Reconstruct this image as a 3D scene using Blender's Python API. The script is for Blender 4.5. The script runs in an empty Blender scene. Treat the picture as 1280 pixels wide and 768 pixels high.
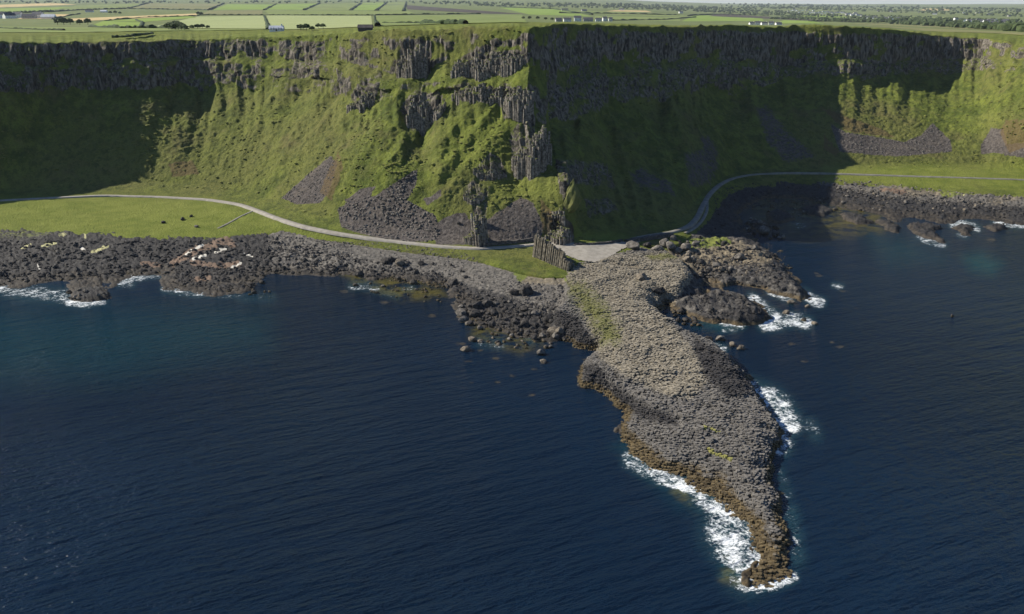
import bpy, math, random
import numpy as np
from mathutils import Vector, Matrix
from mathutils.bvhtree import BVHTree

rng = np.random.default_rng(7)
random.seed(7)
SC = bpy.context.scene
COL = SC.collection

# ------------------------------------------------------------------ camera
F, CX, CY, H = 1108.0, 640.0, 384.0, 115.0
PITCH = math.atan(380.0 / F)
cam_d = bpy.data.cameras.new("camera")
cam = bpy.data.objects.new("camera", cam_d); COL.objects.link(cam)
cam_d.sensor_width = 36.0
cam_d.lens = 36.0 * F / 1280.0
cam_d.clip_start = 1.0
cam_d.clip_end = 90000.0
cam.location = (0, 0, H)
cam.rotation_euler = (math.pi / 2 - PITCH, 0, 0)
SC.camera = cam

# ------------------------------------------------------------------ light
SUN_EL = math.radians(33)
SUN_TRAVEL = (1.0, -0.30)                       # plan direction in which the light travels
_n = math.hypot(*SUN_TRAVEL)
L = Vector((SUN_TRAVEL[0] / _n, SUN_TRAVEL[1] / _n, -math.tan(SUN_EL)))
sun_d = bpy.data.lights.new("sun", 'SUN')
sun_d.energy = 4.9
sun_d.angle = math.radians(0.5)
sun_d.color = (1.0, 0.93, 0.80)
sun = bpy.data.objects.new("sun", sun_d); COL.objects.link(sun)
sun.rotation_euler = L.to_track_quat('-Z', 'Y').to_euler()
sun.location = (-300, 300, 400)
world = bpy.data.worlds.new("World"); SC.world = world
world.use_nodes = True
wn = world.node_tree.nodes; wl = world.node_tree.links
bg = wn["Background"]
sky = wn.new("ShaderNodeTexSky"); sky.sky_type = 'NISHITA'; sky.sun_disc = False
sky.sun_elevation = SUN_EL
sky.sun_rotation = math.atan2(-L.x, -L.y)
sky.air_density = 1.0; sky.dust_density = 0.0; sky.ozone_density = 3.0
tint = wn.new("ShaderNodeMix"); tint.data_type = 'RGBA'; tint.blend_type = 'MULTIPLY'; tint.inputs[0].default_value = 1.0
tint.inputs[7].default_value = (0.86, 0.98, 1.16, 1)              # white balance of the whole sky
wl.new(sky.outputs[0], tint.inputs[6]); wl.new(tint.outputs[2], bg.inputs[0])
bg.inputs[1].default_value = 0.058
SC.view_settings.view_transform = 'Standard'
SC.view_settings.look = 'None'
SC.view_settings.gamma = 1.0
SC.view_settings.use_curve_mapping = False
SC.view_settings.exposure = 0.72
SC.cycles.max_bounces = 4
SC.cycles.use_denoising = True

# ------------------------------------------------------------------ projection helpers
cP, sP = math.cos(PITCH), math.sin(PITCH)
def rayd(u, v):
    u = np.asarray(u, float); v = np.asarray(v, float)
    a = CY - v
    return u - CX, F * cP + a * sP, -F * sP + a * cP
def at_z(u, v, z):
    dx, dy, dz = rayd(u, v); t = (np.asarray(z, float) - H) / dz
    return dx * t, dy * t, H + dz * t
def at_Y(u, v, Y):
    dx, dy, dz = rayd(u, v); t = np.asarray(Y, float) / dy
    return dx * t, dy * t, H + dz * t
def to_px(x, y, z):
    dz = z - H
    dep = y * cP - dz * sP
    up = y * sP + dz * cP
    return CX + F * x / dep, CY - F * up / dep

# ------------------------------------------------------------------ noise
_perm = np.random.default_rng(3).permutation(256)
_perm = np.concatenate([_perm, _perm, _perm]).astype(np.int64)
_g = np.random.default_rng(4).normal(size=(256, 3)); _g /= np.linalg.norm(_g, axis=1)[:, None]
def pn(x, y, z=0.0):
    x, y, z = np.broadcast_arrays(np.asarray(x, float), np.asarray(y, float), np.asarray(z, float))
    xi = np.floor(x).astype(np.int64); yi = np.floor(y).astype(np.int64); zi = np.floor(z).astype(np.int64)
    xf = x - xi; yf = y - yi; zf = z - zi
    u = xf * xf * xf * (xf * (xf * 6 - 15) + 10); v = yf * yf * yf * (yf * (yf * 6 - 15) + 10); w = zf * zf * zf * (zf * (zf * 6 - 15) + 10)
    def gr(a, b, c):
        h = _perm[_perm[_perm[(xi + a) & 255] + ((yi + b) & 255)] + ((zi + c) & 255)]
        gg = _g[h]
        return gg[..., 0] * (xf - a) + gg[..., 1] * (yf - b) + gg[..., 2] * (zf - c)
    def lp(a, b, t): return a + (b - a) * t
    x0 = lp(lp(gr(0,0,0), gr(1,0,0), u), lp(gr(0,1,0), gr(1,1,0), u), v)
    x1 = lp(lp(gr(0,0,1), gr(1,0,1), u), lp(gr(0,1,1), gr(1,1,1), u), v)
    return lp(x0, x1, w) * 1.6
def fbm(x, y, z=0.0, o=4, g=0.5):
    s = 0.0; a = 1.0
    for i in range(o):
        s = s + a * pn(x * 2**i + 17.3*i, y * 2**i + 5.1*i, z * 2**i); a *= g
    return s
def worley(x, y, seed=0):
    x = np.asarray(x, float); y = np.asarray(y, float)
    xi = np.floor(x).astype(np.int64); yi = np.floor(y).astype(np.int64)
    f1 = np.full(x.shape, 9.0); f2 = np.full(x.shape, 9.0); idn = np.zeros(x.shape)
    for a in (-1, 0, 1):
        for b in (-1, 0, 1):
            h = _perm[_perm[(xi + a + seed) & 255] + ((yi + b) & 255)]
            h2 = _perm[h + 57]
            px = xi + a + 0.1 + 0.8 * h / 255.0; py = yi + b + 0.1 + 0.8 * h2 / 255.0
            d = np.hypot(px - x, py - y)
            c = d < f1
            f2 = np.where(c, f1, np.minimum(f2, d)); f1 = np.where(c, d, f1)
            idn = np.where(c, _perm[h2 + 101] / 255.0, idn)
    return f1, f2, idn
def sstep(a, b, x):
    t = np.clip((x - a) / (b - a), 0, 1); return t * t * (3 - 2 * t)
def segdist(px, py, poly, closed=True):
    d = np.full(np.shape(px), 1e18); n = len(poly)
    for i in range(n if closed else n - 1):
        ax, ay = poly[i]; bx, by = poly[(i + 1) % n]
        ex, ey = bx - ax, by - ay; l2 = ex*ex + ey*ey + 1e-12
        t = np.clip(((px-ax)*ex + (py-ay)*ey) / l2, 0, 1)
        d = np.minimum(d, (px - ax - t*ex)**2 + (py - ay - t*ey)**2)
    return np.sqrt(d)
def inside(px, py, poly):
    r = np.zeros(np.shape(px), bool); n = len(poly)
    for i in range(n):
        ax, ay = poly[i]; bx, by = poly[(i + 1) % n]
        if ay == by: continue
        r ^= ((ay > py) != (by > py)) & (px < (bx - ax) * (py - ay) / (by - ay) + ax)
    return r
def paint(px, py, poly, feather):
    """1 inside the polygon, falling to 0 over the feather width; computed near its bounds only."""
    P = np.array(poly, float); out = np.zeros(np.shape(px))
    m = (px > P[:,0].min()-feather) & (px < P[:,0].max()+feather) & (py > P[:,1].min()-feather) & (py < P[:,1].max()+feather)
    if not m.any(): return out
    d = segdist(px[m], py[m], poly); d = np.where(inside(px[m], py[m], poly), d, -d)
    out[m] = sstep(-feather, feather, d)
    return out
def stroke(px, py, line, w):
    P = np.array(line, float); out = np.zeros(np.shape(px))
    m = (px > P[:,0].min()-w) & (px < P[:,0].max()+w) & (py > P[:,1].min()-w) & (py < P[:,1].max()+w)
    if m.any(): out[m] = 1 - sstep(0.1 * w, w, segdist(px[m], py[m], line, False))
    return out

# ------------------------------------------------------------------ mesh / object helpers
def mesh_np(name, V, Fc, mat=None, attrs=None, smooth=False):
    V = np.ascontiguousarray(V, dtype=np.float32); Fc = np.ascontiguousarray(Fc, dtype=np.int32)
    k = Fc.shape[1]; me = bpy.data.meshes.new(name)
    me.vertices.add(len(V)); me.vertices.foreach_set("co", V.ravel())
    me.loops.add(Fc.size); me.loops.foreach_set("vertex_index", Fc.ravel())
    me.polygons.add(len(Fc)); me.polygons.foreach_set("loop_start", np.arange(0, Fc.size, k, dtype=np.int32))
    me.polygons.foreach_set("loop_total", np.full(len(Fc), k, dtype=np.int32))
    me.polygons.foreach_set("use_smooth", np.full(len(Fc), smooth, dtype=bool))
    for an, av in (attrs or {}).items():
        a = me.attributes.new(an, 'FLOAT', 'POINT'); a.data.foreach_set("value", np.ascontiguousarray(av, dtype=np.float32).ravel())
    me.update(calc_edges=True); me.validate()
    if mat: me.materials.append(mat)
    return me
def obj(name, me, parent=None, label=None, cat=None, group=None, kind=None, loc=None, rz=None):
    o = bpy.data.objects.new(name, me); COL.objects.link(o)
    if parent: o.parent = parent
    if loc is not None: o.location = loc
    if rz is not None: o.rotation_euler = (0, 0, rz)
    if label: o["label"] = label
    if cat: o["category"] = cat
    if group: o["group"] = group
    if kind: o["kind"] = kind
    return o
def grid_faces(nr, nc):
    i = np.arange(nr - 1)[:, None] * nc + np.arange(nc - 1)[None, :]
    i = i.ravel()
    return np.stack([i, i + 1, i + nc + 1, i + nc], 1)
def box_vf(x0, x1, y0, y1, z0, z1):
    V = [(x0,y0,z0),(x1,y0,z0),(x1,y1,z0),(x0,y1,z0),(x0,y0,z1),(x1,y0,z1),(x1,y1,z1),(x0,y1,z1)]
    Fc = [(3,2,1,0),(4,5,6,7),(0,1,5,4),(1,2,6,5),(2,3,7,6),(3,0,4,7)]
    return V, Fc

# ------------------------------------------------------------------ material helpers
class NT:
    def __init__(s, name):
        s.m = bpy.data.materials.new(name); s.m.use_nodes = True
        s.t = s.m.node_tree; s.n = s.t.nodes; s.l = s.t.links
        s.b = s.n["Principled BSDF"]; s.out = s.n["Material Output"]
        s.geo = None
    def pos(s):
        if not s.geo: s.geo = s.n.new("ShaderNodeNewGeometry")
        return s.geo.outputs["Position"]
    def set(s, sock, val):
        if isinstance(val, bpy.types.NodeSocket): s.l.new(val, sock)
        elif isinstance(val, (tuple, list)) and len(val) == 3 and sock.type == 'RGBA': sock.default_value = (*val, 1)
        else: sock.default_value = val
    def noise(s, scale, detail=4, rough=0.55, vec=None, stretch=None, out="Fac", dist=0.0):
        nd = s.n.new("ShaderNodeTexNoise"); nd.inputs["Scale"].default_value = scale
        nd.inputs["Detail"].default_value = detail; nd.inputs["Roughness"].default_value = rough
        nd.inputs["Distortion"].default_value = dist
        v = vec or s.pos()
        if stretch: v = s.mapping(v, stretch)
        s.l.new(v, nd.inputs["Vector"]); return nd.outputs[out]
    def mapping(s, v, scale=(1,1,1), rot=(0,0,0)):
        mp = s.n.new("ShaderNodeMapping"); mp.inputs["Scale"].default_value = scale; mp.inputs["Rotation"].default_value = rot
        s.l.new(v, mp.inputs["Vector"]); return mp.outputs[0]
    def vor(s, scale, feature='F1', out="Distance", vec=None):
        nd = s.n.new("ShaderNodeTexVoronoi"); nd.feature = feature; nd.inputs["Scale"].default_value = scale
        s.l.new(vec or s.pos(), nd.inputs["Vector"]); return nd.outputs[out]
    def ramp(s, fac, a, b, lo=0.0, hi=1.0):
        nd = s.n.new("ShaderNodeMapRange"); nd.interpolation_type = 'SMOOTHSTEP'
        s.set(nd.inputs[0], fac); nd.inputs[1].default_value = a; nd.inputs[2].default_value = b
        nd.inputs[3].default_value = lo; nd.inputs[4].default_value = hi; return nd.outputs[0]
    def math(s, op, a, b=0.0, c=0.0):
        nd = s.n.new("ShaderNodeMath"); nd.operation = op
        s.set(nd.inputs[0], a); s.set(nd.inputs[1], b)
        if op == 'MULTIPLY_ADD': s.set(nd.inputs[2], c)
        return nd.outputs[0]
    def mix(s, fac, a, b):
        nd = s.n.new("ShaderNodeMix"); nd.data_type = 'RGBA'
        s.set(nd.inputs[0], fac); s.set(nd.inputs[6], a); s.set(nd.inputs[7], b); return nd.outputs[2]
    def attr(s, name):
        nd = s.n.new("ShaderNodeAttribute"); nd.attribute_name = name; return nd.outputs["Fac"]
    def sep(s, v, i):
        nd = s.n.new("ShaderNodeSeparateXYZ"); s.l.new(v, nd.inputs[0]); return nd.outputs[i]
    def nz(s):
        s.pos(); return s.sep(s.geo.outputs["Normal"], 2)
    def rnd(s):
        nd = s.n.new("ShaderNodeObjectInfo"); return nd.outputs["Random"]
    def bump(s, h, dist, strength=1.0):
        nd = s.n.new("ShaderNodeBump"); nd.inputs["Distance"].default_value = dist; nd.inputs["Strength"].default_value = strength
        s.set(nd.inputs["Height"], h); s.l.new(nd.outputs[0], s.b.inputs["Normal"]); return nd
    def done(s, col, rough=0.9, spec=0.25):
        s.set(s.b.inputs["Base Color"], col); s.set(s.b.inputs["Roughness"], rough)
        s.b.inputs["Specular IOR Level"].default_value = spec
        return s.m

def grass_color(m, lush=None):
    n1 = m.noise(0.012, 3); n2 = m.noise(0.09, 5, 0.65); n3 = m.noise(0.9, 5, 0.7)
    c = m.mix(m.ramp(n2, .38, .62), (0.076, 0.100, 0.016), (0.150, 0.176, 0.030))
    c = m.mix(m.ramp(n1, .42, .66), c, (0.140, 0.145, 0.038))
    c = m.mix(m.ramp(n3, .46, .74, 0, .62), c, (0.034, 0.046, 0.012))
    c = m.mix(m.ramp(m.noise(0.035, 6, .68), .52, .70, 0, .7), c, (0.120, 0.104, 0.042))
    wild = m.math('SUBTRACT', 1.0, m.math('MULTIPLY', lush, .75)) if lush is not None else 1.0
    st = m.mapping(m.pos(), (.26, .20, .17), (0, math.radians(24), 0))
    c = m.mix(m.math('MULTIPLY', m.ramp(m.noise(1.0, 6, .72, vec=st), .46, .64, 0, .68), wild), c, (0.040, 0.054, 0.013))
    c = m.mix(m.math('MULTIPLY', m.ramp(m.noise(.42, 6, .74), .54, .70, 0, .5), wild), c, (0.205, 0.200, 0.058))
    if lush is not None: c = m.mix(m.math('MULTIPLY', lush, .8), c, m.mix(m.ramp(n2, .3, .7), (0.128, 0.160, 0.022), (0.192, 0.216, 0.042)))
    return c, n3
def rock_color(m, tint=1.0):
    p = m.pos()
    st = m.mapping(p, (0.55, 0.55, 0.10))
    n1 = m.noise(1.0, 5, .6, vec=st); n2 = m.noise(0.06, 3)
    c = m.mix(m.ramp(n1, .36, .66), (0.026, 0.024, 0.022), (0.215*tint, 0.190*tint, 0.158*tint))
    c = m.mix(m.ramp(n2, .5, .7, 0, .6), c, (0.085, 0.070, 0.048))
    c = m.mix(m.ramp(m.noise(.35, 5, .7), .62, .74, 0, .7), c, (0.21, 0.19, 0.165))
    return c, n1

def mat_land():
    m = NT("cliff_land")
    g, n3 = grass_color(m, m.attr("lush"))
    r, n1 = rock_color(m)
    # scree: pebbly purple grey
    vs = m.vor(0.9, out="Color"); sc = m.sep(vs, 0)
    s = m.mix(sc, (0.054, 0.047, 0.043), (0.128, 0.112, 0.102))
    s = m.mix(m.ramp(m.noise(.08, 3), .5, .7, 0, .5), s, (0.15, 0.125, 0.10))
    edge = m.noise(0.35, 5, .7)
    def sharpen(a):   # break the mask edge with noise
        return m.ramp(m.math('ADD', m.attr(a), m.math('MULTIPLY_ADD', edge, .9, -.45)), .42, .58)
    nz = m.nz()
    rk = sharpen("rock")
    moss = m.math('MULTIPLY', m.ramp(nz, .45, .72), m.ramp(m.noise(.25, 4), .35, .6))
    r = m.mix(m.math('MULTIPLY', moss, .9), r, g)
    c = m.mix(rk, g, r)
    c = m.mix(sharpen("scree"), c, s)
    c = m.mix(m.math('MULTIPLY', sharpen("brown"), .75), c, (0.120, 0.085, 0.040))
    h = m.math('ADD', m.noise(0.8, 5, .7), m.math('MULTIPLY', m.noise(3.0, 3, .7), .3))
    m.bump(h, 1.3, .85)
    return m.done(c, .95, .15)

def mat_shore():
    m = NT("shore_rock")
    z = m.sep(m.pos(), 2)
    n1 = m.noise(.5, 6, .7); n2 = m.noise(.06, 4); n3 = m.noise(2.2, 4, .7)
    dark = m.mix(m.ramp(n1, .35, .7), (0.010, 0.010, 0.011), (0.058, 0.053, 0.050))
    grey = m.mix(m.ramp(n1, .3, .68), (0.042, 0.039, 0.035), (0.180, 0.164, 0.143))
    tan = m.mix(m.ramp(n1, .3, .7), (0.085, 0.070, 0.046), (0.260, 0.215, 0.145))
    g, _ = grass_color(m, m.attr("lush"))
    edge = m.noise(.4, 5, .7)
    def sharpen(a, k=.9): return m.ramp(m.math('ADD', m.attr(a), m.math('MULTIPLY_ADD', edge, k, -.5*k)), .38, .62)
    c = m.mix(sharpen("grey"), dark, grey)
    c = m.mix(m.math('MULTIPLY', sharpen("tan"), .85), c, tan)
    # wrack and barnacle belt close to the water
    tide = m.ramp(m.math('ADD', z, m.math('MULTIPLY_ADD', n2, 1.6, -.8)), 1.7, .7)
    c = m.mix(m.math('MULTIPLY', tide, m.attr("tide")), c, m.mix(m.ramp(n1, .35, .65), (0.022, 0.016, 0.009), (0.140, 0.096, 0.036)))
    c = m.mix(sharpen("rust", 1.4), c, m.mix(n3, (0.100, 0.066, 0.046), (0.22, 0.150, 0.105)))
    c = m.mix(sharpen("pale", 1.2), c, (0.58, 0.55, 0.48))
    c = m.mix(sharpen("lichen", 1.3), c, (0.40, 0.38, 0.19))
    c = m.mix(sharpen("grass", 1.0), c, g)
    m.bump(m.math('ADD', n1, m.math('MULTIPLY', n3, .35)), .9, .8)
    return m.done(c, .85, .3)

def mat_rock(name, lo, hi, grassy=False, tide=0.0):
    m = NT(name)
    oi = m.rnd()
    n1 = m.noise(.9, 5, .65)
    c = m.mix(m.ramp(n1, .32, .7), lo, hi)
    c = m.mix(m.ramp(m.noise(.3, 3), .58, .72, 0, .6), c, tuple(1.35 * a for a in hi))
    if grassy:
        g, _ = grass_color(m)
        c = m.mix(m.math('MULTIPLY', m.ramp(m.nz(), .55, .8), m.ramp(m.noise(.3, 3), .28, .46)), c, g)
    if tide:
        z = m.sep(m.pos(), 2)
        c = m.mix(m.ramp(z, tide, tide * .4, 0, .85), c, m.mix(n1, (0.020, 0.016, 0.010), (0.13, 0.095, 0.04)))
    m.bump(m.noise(1.6, 5, .7), .5, .8)
    return m.done(c, .88, .25)

def mat_columns():
    m = NT("basalt_columns")
    z = m.sep(m.pos(), 2); v = m.attr("tone"); tn = m.attr("tan"); n2 = m.noise(.05, 4, .6); n1 = m.noise(.5, 4, .7)
    grey = m.mix(v, (0.062, 0.057, 0.051), (0.190, 0.174, 0.152))
    tan_basalt = m.mix(v, (0.130, 0.114, 0.086), (0.310, 0.272, 0.208))  # the pale tan rock's own colour on the dry neck of the causeway
    black = m.mix(v, (0.018, 0.017, 0.018), (0.060, 0.055, 0.052))
    wrack = m.mix(v, (0.044, 0.032, 0.016), (0.150, 0.112, 0.056))
    c = m.mix(m.ramp(n1, .42, .68, 0, .5), grey, (0.165, 0.155, 0.145))
    c = m.mix(m.ramp(m.math('ADD', tn, m.math('MULTIPLY_ADD', n1, .7, -.35)), .35, .65), c, tan_basalt)
    c = m.mix(m.ramp(m.math('ADD', m.attr("black"), m.math('MULTIPLY_ADD', n1, .6, -.3)), .3, .7), c, black)
    c = m.mix(m.ramp(m.math('ADD', z, m.math('MULTIPLY_ADD', n2, 2.0, -1.0)), 2.1, 1.3), c, wrack)
    c = m.mix(m.ramp(m.math('ADD', m.attr("grass"), m.math('MULTIPLY_ADD', n1, .8, -.4)), .35, .65, 0, .9), c, m.mix(n1, (0.085, 0.095, 0.020), (0.185, 0.180, 0.055)))
    c = m.mix(m.ramp(m.math('ADD', m.attr("lichen"), m.math('MULTIPLY_ADD', n1, .8, -.4)), .45, .65), c, (0.24, 0.23, 0.07))
    return m.done(c, .85, .3)

def mat_sea():
    m = NT("sea_water")
    p = m.pos()
    deep = m.mix(m.ramp(m.noise(.006, 3), .35, .7), (0.0013, 0.0072, 0.0175), (0.0032, 0.0145, 0.0340))
    c = m.mix(m.attr("teal"), deep, (0.006, 0.050, 0.060))
    wn_ = m.noise(.12, 5, .7)
    c = m.mix(m.math('MULTIPLY', m.attr("weed"), m.ramp(wn_, .38, .6)), c, (0.085, 0.074, 0.020))
    c = m.mix(m.ramp(m.math('ADD', m.attr("stone"), m.math('MULTIPLY_ADD', m.noise(.5, 4, .7), .9, -.45)), .4, .7, 0, .8), c, (0.075, 0.062, 0.040))
    vein = m.math('ABSOLUTE', m.math('SUBTRACT', m.noise(.30, 6, .62, dist=1.4), .5))
    lace = m.math('SUBTRACT', m.math('ADD', m.noise(.9, 7, .78, dist=1.0), m.math('MULTIPLY_ADD', m.noise(.16, 4, .6), .7, -.35)), m.math('MULTIPLY', vein, .9))
    thr = m.ramp(m.attr("foam"), .05, 1.0, .70, .37)
    c = m.mix(m.math('MULTIPLY', m.attr("foam"), .45), c, (0.030, 0.085, 0.095))
    fo = m.ramp(m.math('SUBTRACT', lace, thr), -.04, .20, 0, .92)
    fo = m.math('MULTIPLY', fo, m.math('MULTIPLY', m.ramp(m.attr("foam"), .04, .3), m.ramp(m.noise(2.4, 5, .75), .30, .50, .35, 1.0)))
    c = m.mix(fo, c, (0.86, 0.89, 0.90))
    # ripples: wind waves with crests running from lower left to upper right
    q = m.mapping(p, (1, 1, 1), (0, 0, math.radians(-24)))
    w1 = m.noise(1.0, 4, .6, vec=m.mapping(q, (.035, .17, .1)))
    w2 = m.noise(1.0, 4, .62, vec=m.mapping(q, (.22, .60, .2)))
    w3 = m.noise(1.1, 3, .6)
    h = m.math('ADD', m.math('MULTIPLY', w1, 2.6), m.math('ADD', m.math('MULTIPLY', w2, m.ramp(m.noise(.012, 3, .6), .35, .65, .8, 1.9)), m.math('MULTIPLY', w3, .25)))
    m.bump(h, 1.0, .8)
    m.b.inputs["IOR"].default_value = 1.33
    return m.done(c, m.mix(fo, (.12,)*3, (.8,)*3), .5)

def mat_simple(name, a, b, scale=1.0, rough=.85, bump=0.0, spec=.2):
    m = NT(name)
    n = m.noise(scale, 5, .65)
    if bump: m.bump(n, bump, .8)
    return m.done(m.mix(m.ramp(n, .3, .7), a, b), rough, spec)

def mat_field(name, a, b, stripes=None, ang=0.0):
    m = NT(name)
    n = m.noise(.012, 4, .6); n2 = m.noise(.15, 4, .7)
    c = m.mix(m.ramp(n, .35, .65), a, b)
    c = m.mix(m.ramp(n2, .45, .75, 0, .35), c, tuple(.55 * x for x in a))
    if stripes:
        q = m.mapping(m.pos(), (1, 1, 1), (0, 0, ang))
        w = m.n.new("ShaderNodeTexWave"); w.inputs["Scale"].default_value = stripes; w.inputs["Distortion"].default_value = .8
        m.l.new(q, w.inputs["Vector"])
        c = m.mix(m.ramp(w.outputs["Fac"], .3, .7, 0, .45), c, tuple(1.5 * x for x in b))
    return m.done(c, .95, .1)

M = dict(
    land=mat_land(), shore=mat_shore(), columns=mat_columns(), sea=mat_sea(),
    crag=mat_rock("crag_rock", (0.040, 0.035, 0.030), (0.290, 0.258, 0.214), grassy=True),
    pinnacle=mat_simple("turf_and_rock", (0.075, 0.088, 0.022), (0.140, 0.140, 0.045), .4, bump=.6),
    gate=mat_rock("weathered_basalt", (0.060, 0.052, 0.038), (0.240, 0.210, 0.160)),
    boulder=mat_rock("dark_boulder", (0.013, 0.012, 0.012), (0.070, 0.063, 0.057), tide=.9),
    greyb=mat_rock("grey_boulder", (0.052, 0.047, 0.042), (0.200, 0.180, 0.155), tide=.6),
    tanb=mat_rock("tan_boulder", (0.070, 0.058, 0.044), (0.225, 0.190, 0.145)),
    road=mat_simple("pale_gravel_road", (0.23, 0.212, 0.182), (0.33, 0.305, 0.265), .4),
    tarmac=mat_simple("worn_tarmac", (0.15, 0.142, 0.125), (0.23, 0.22, 0.19), .3),
    wall=mat_simple("dry_stone", (0.035, 0.032, 0.030), (0.12, 0.11, 0.10), .8, bump=.4),
    pasture=mat_simple("pasture", (0.075, 0.120, 0.020), (0.130, 0.175, 0.035), .02),
    hedge=mat_simple("hedge_leaves", (0.012, 0.024, 0.008), (0.045, 0.070, 0.018), .35, bump=1.0),
    leaf=mat_simple("tree_leaves", (0.024, 0.040, 0.014), (0.070, 0.095, 0.032), .25, bump=1.0),
    scrub=mat_simple("scrub", (0.085, 0.098, 0.020), (0.155, 0.160, 0.036), .12, bump=.6),
    bark=mat_simple("bark", (0.05, 0.04, 0.03), (0.10, 0.08, 0.06), 2),
    white=mat_simple("white_render", (0.66, 0.66, 0.64), (0.80, 0.80, 0.78), .5),
    stone=mat_simple("grey_render", (0.30, 0.29, 0.28), (0.42, 0.41, 0.39), .5),
    slate=mat_simple("slate", (0.05, 0.052, 0.06), (0.10, 0.10, 0.115), .8),
    tin=mat_simple("pale_metal_roof", (0.42, 0.45, 0.50), (0.55, 0.58, 0.62), .3, rough=.5),
    glass=mat_simple("dark_glass", (0.02, 0.025, 0.03), (0.03, 0.035, 0.045), .5, rough=.15, spec=.5),
    dark=mat_simple("dark_timber", (0.05, 0.045, 0.045), (0.09, 0.08, 0.08), .5),
    barley=mat_field("barley", (0.42, 0.31, 0.14), (0.56, 0.44, 0.22)),
    grassA=mat_field("field_bright", (0.165, 0.240, 0.042), (0.225, 0.300, 0.062)),
    grassB=mat_field("field_mid", (0.150, 0.190, 0.052), (0.205, 0.240, 0.078)),
    mown=mat_field("field_mown", (0.235, 0.270, 0.110), (0.285, 0.315, 0.140), .035, .35),
    rough=mat_field("field_rough", (0.165, 0.165, 0.068), (0.210, 0.205, 0.088)),
    plough=mat_field("field_ploughed", (0.055, 0.046, 0.036), (0.085, 0.072, 0.055)),
    farland=mat_field("far_land", (0.105, 0.135, 0.045), (0.165, 0.185, 0.066)),
)

# ================================================================== COUNTRYSIDE HEIGHT
def z_country(x, y):
    y = np.maximum(y, 1.0); az = F * x / (y * .95)                 # roughly pixels from the centre column
    eu = CX + F * x / (y * cP + 20 * sP)
    ez = np.interp(eu, ku, kzA) + .3                               # level of the cliff edge in this direction
    kl = np.array([0, 500, 650, 800, 1500, 2500, 4000, 7000, 12000, 20000, 40000.])
    zl = np.array([96, 100, 100, 94, 85, 80, 85, 101, 150, 250, 400.])
    zr = np.array([92, 97, 98, 91, 77, 62, 52, 54, 70, 92, 60.])
    b = sstep(-60, 330, az)
    ly = np.log(y)
    und = sstep(900, 1700, y) * np.minimum(y / 500.0, 14.0) * pn(x / 1300.0, y / 1300.0, 4.0)
    far = und + np.interp(ly, np.log(np.maximum(kl, 1)), zl) * (1 - b) + np.interp(ly, np.log(np.maximum(kl, 1)), zr) * b
    w = sstep(560, 1000, y)
    return ez * (1 - w) + far * w
def country_hit(u, v, ymin=None):
    """first point where the pixel's ray meets the countryside surface"""
    ymin = ymin or float(np.interp(u, ku, kY[:, 0])) + 12.0
    Y = ymin * np.power(40000 / ymin, np.linspace(0, 1, 900))
    x, y, z = at_Y(u, v, Y)
    below = np.nonzero(z < z_country(x, y))[0]
    i = below[0] if len(below) else len(Y) - 1
    return float(x[i]), float(y[i]), float(z_country(x[i], y[i]))

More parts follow.
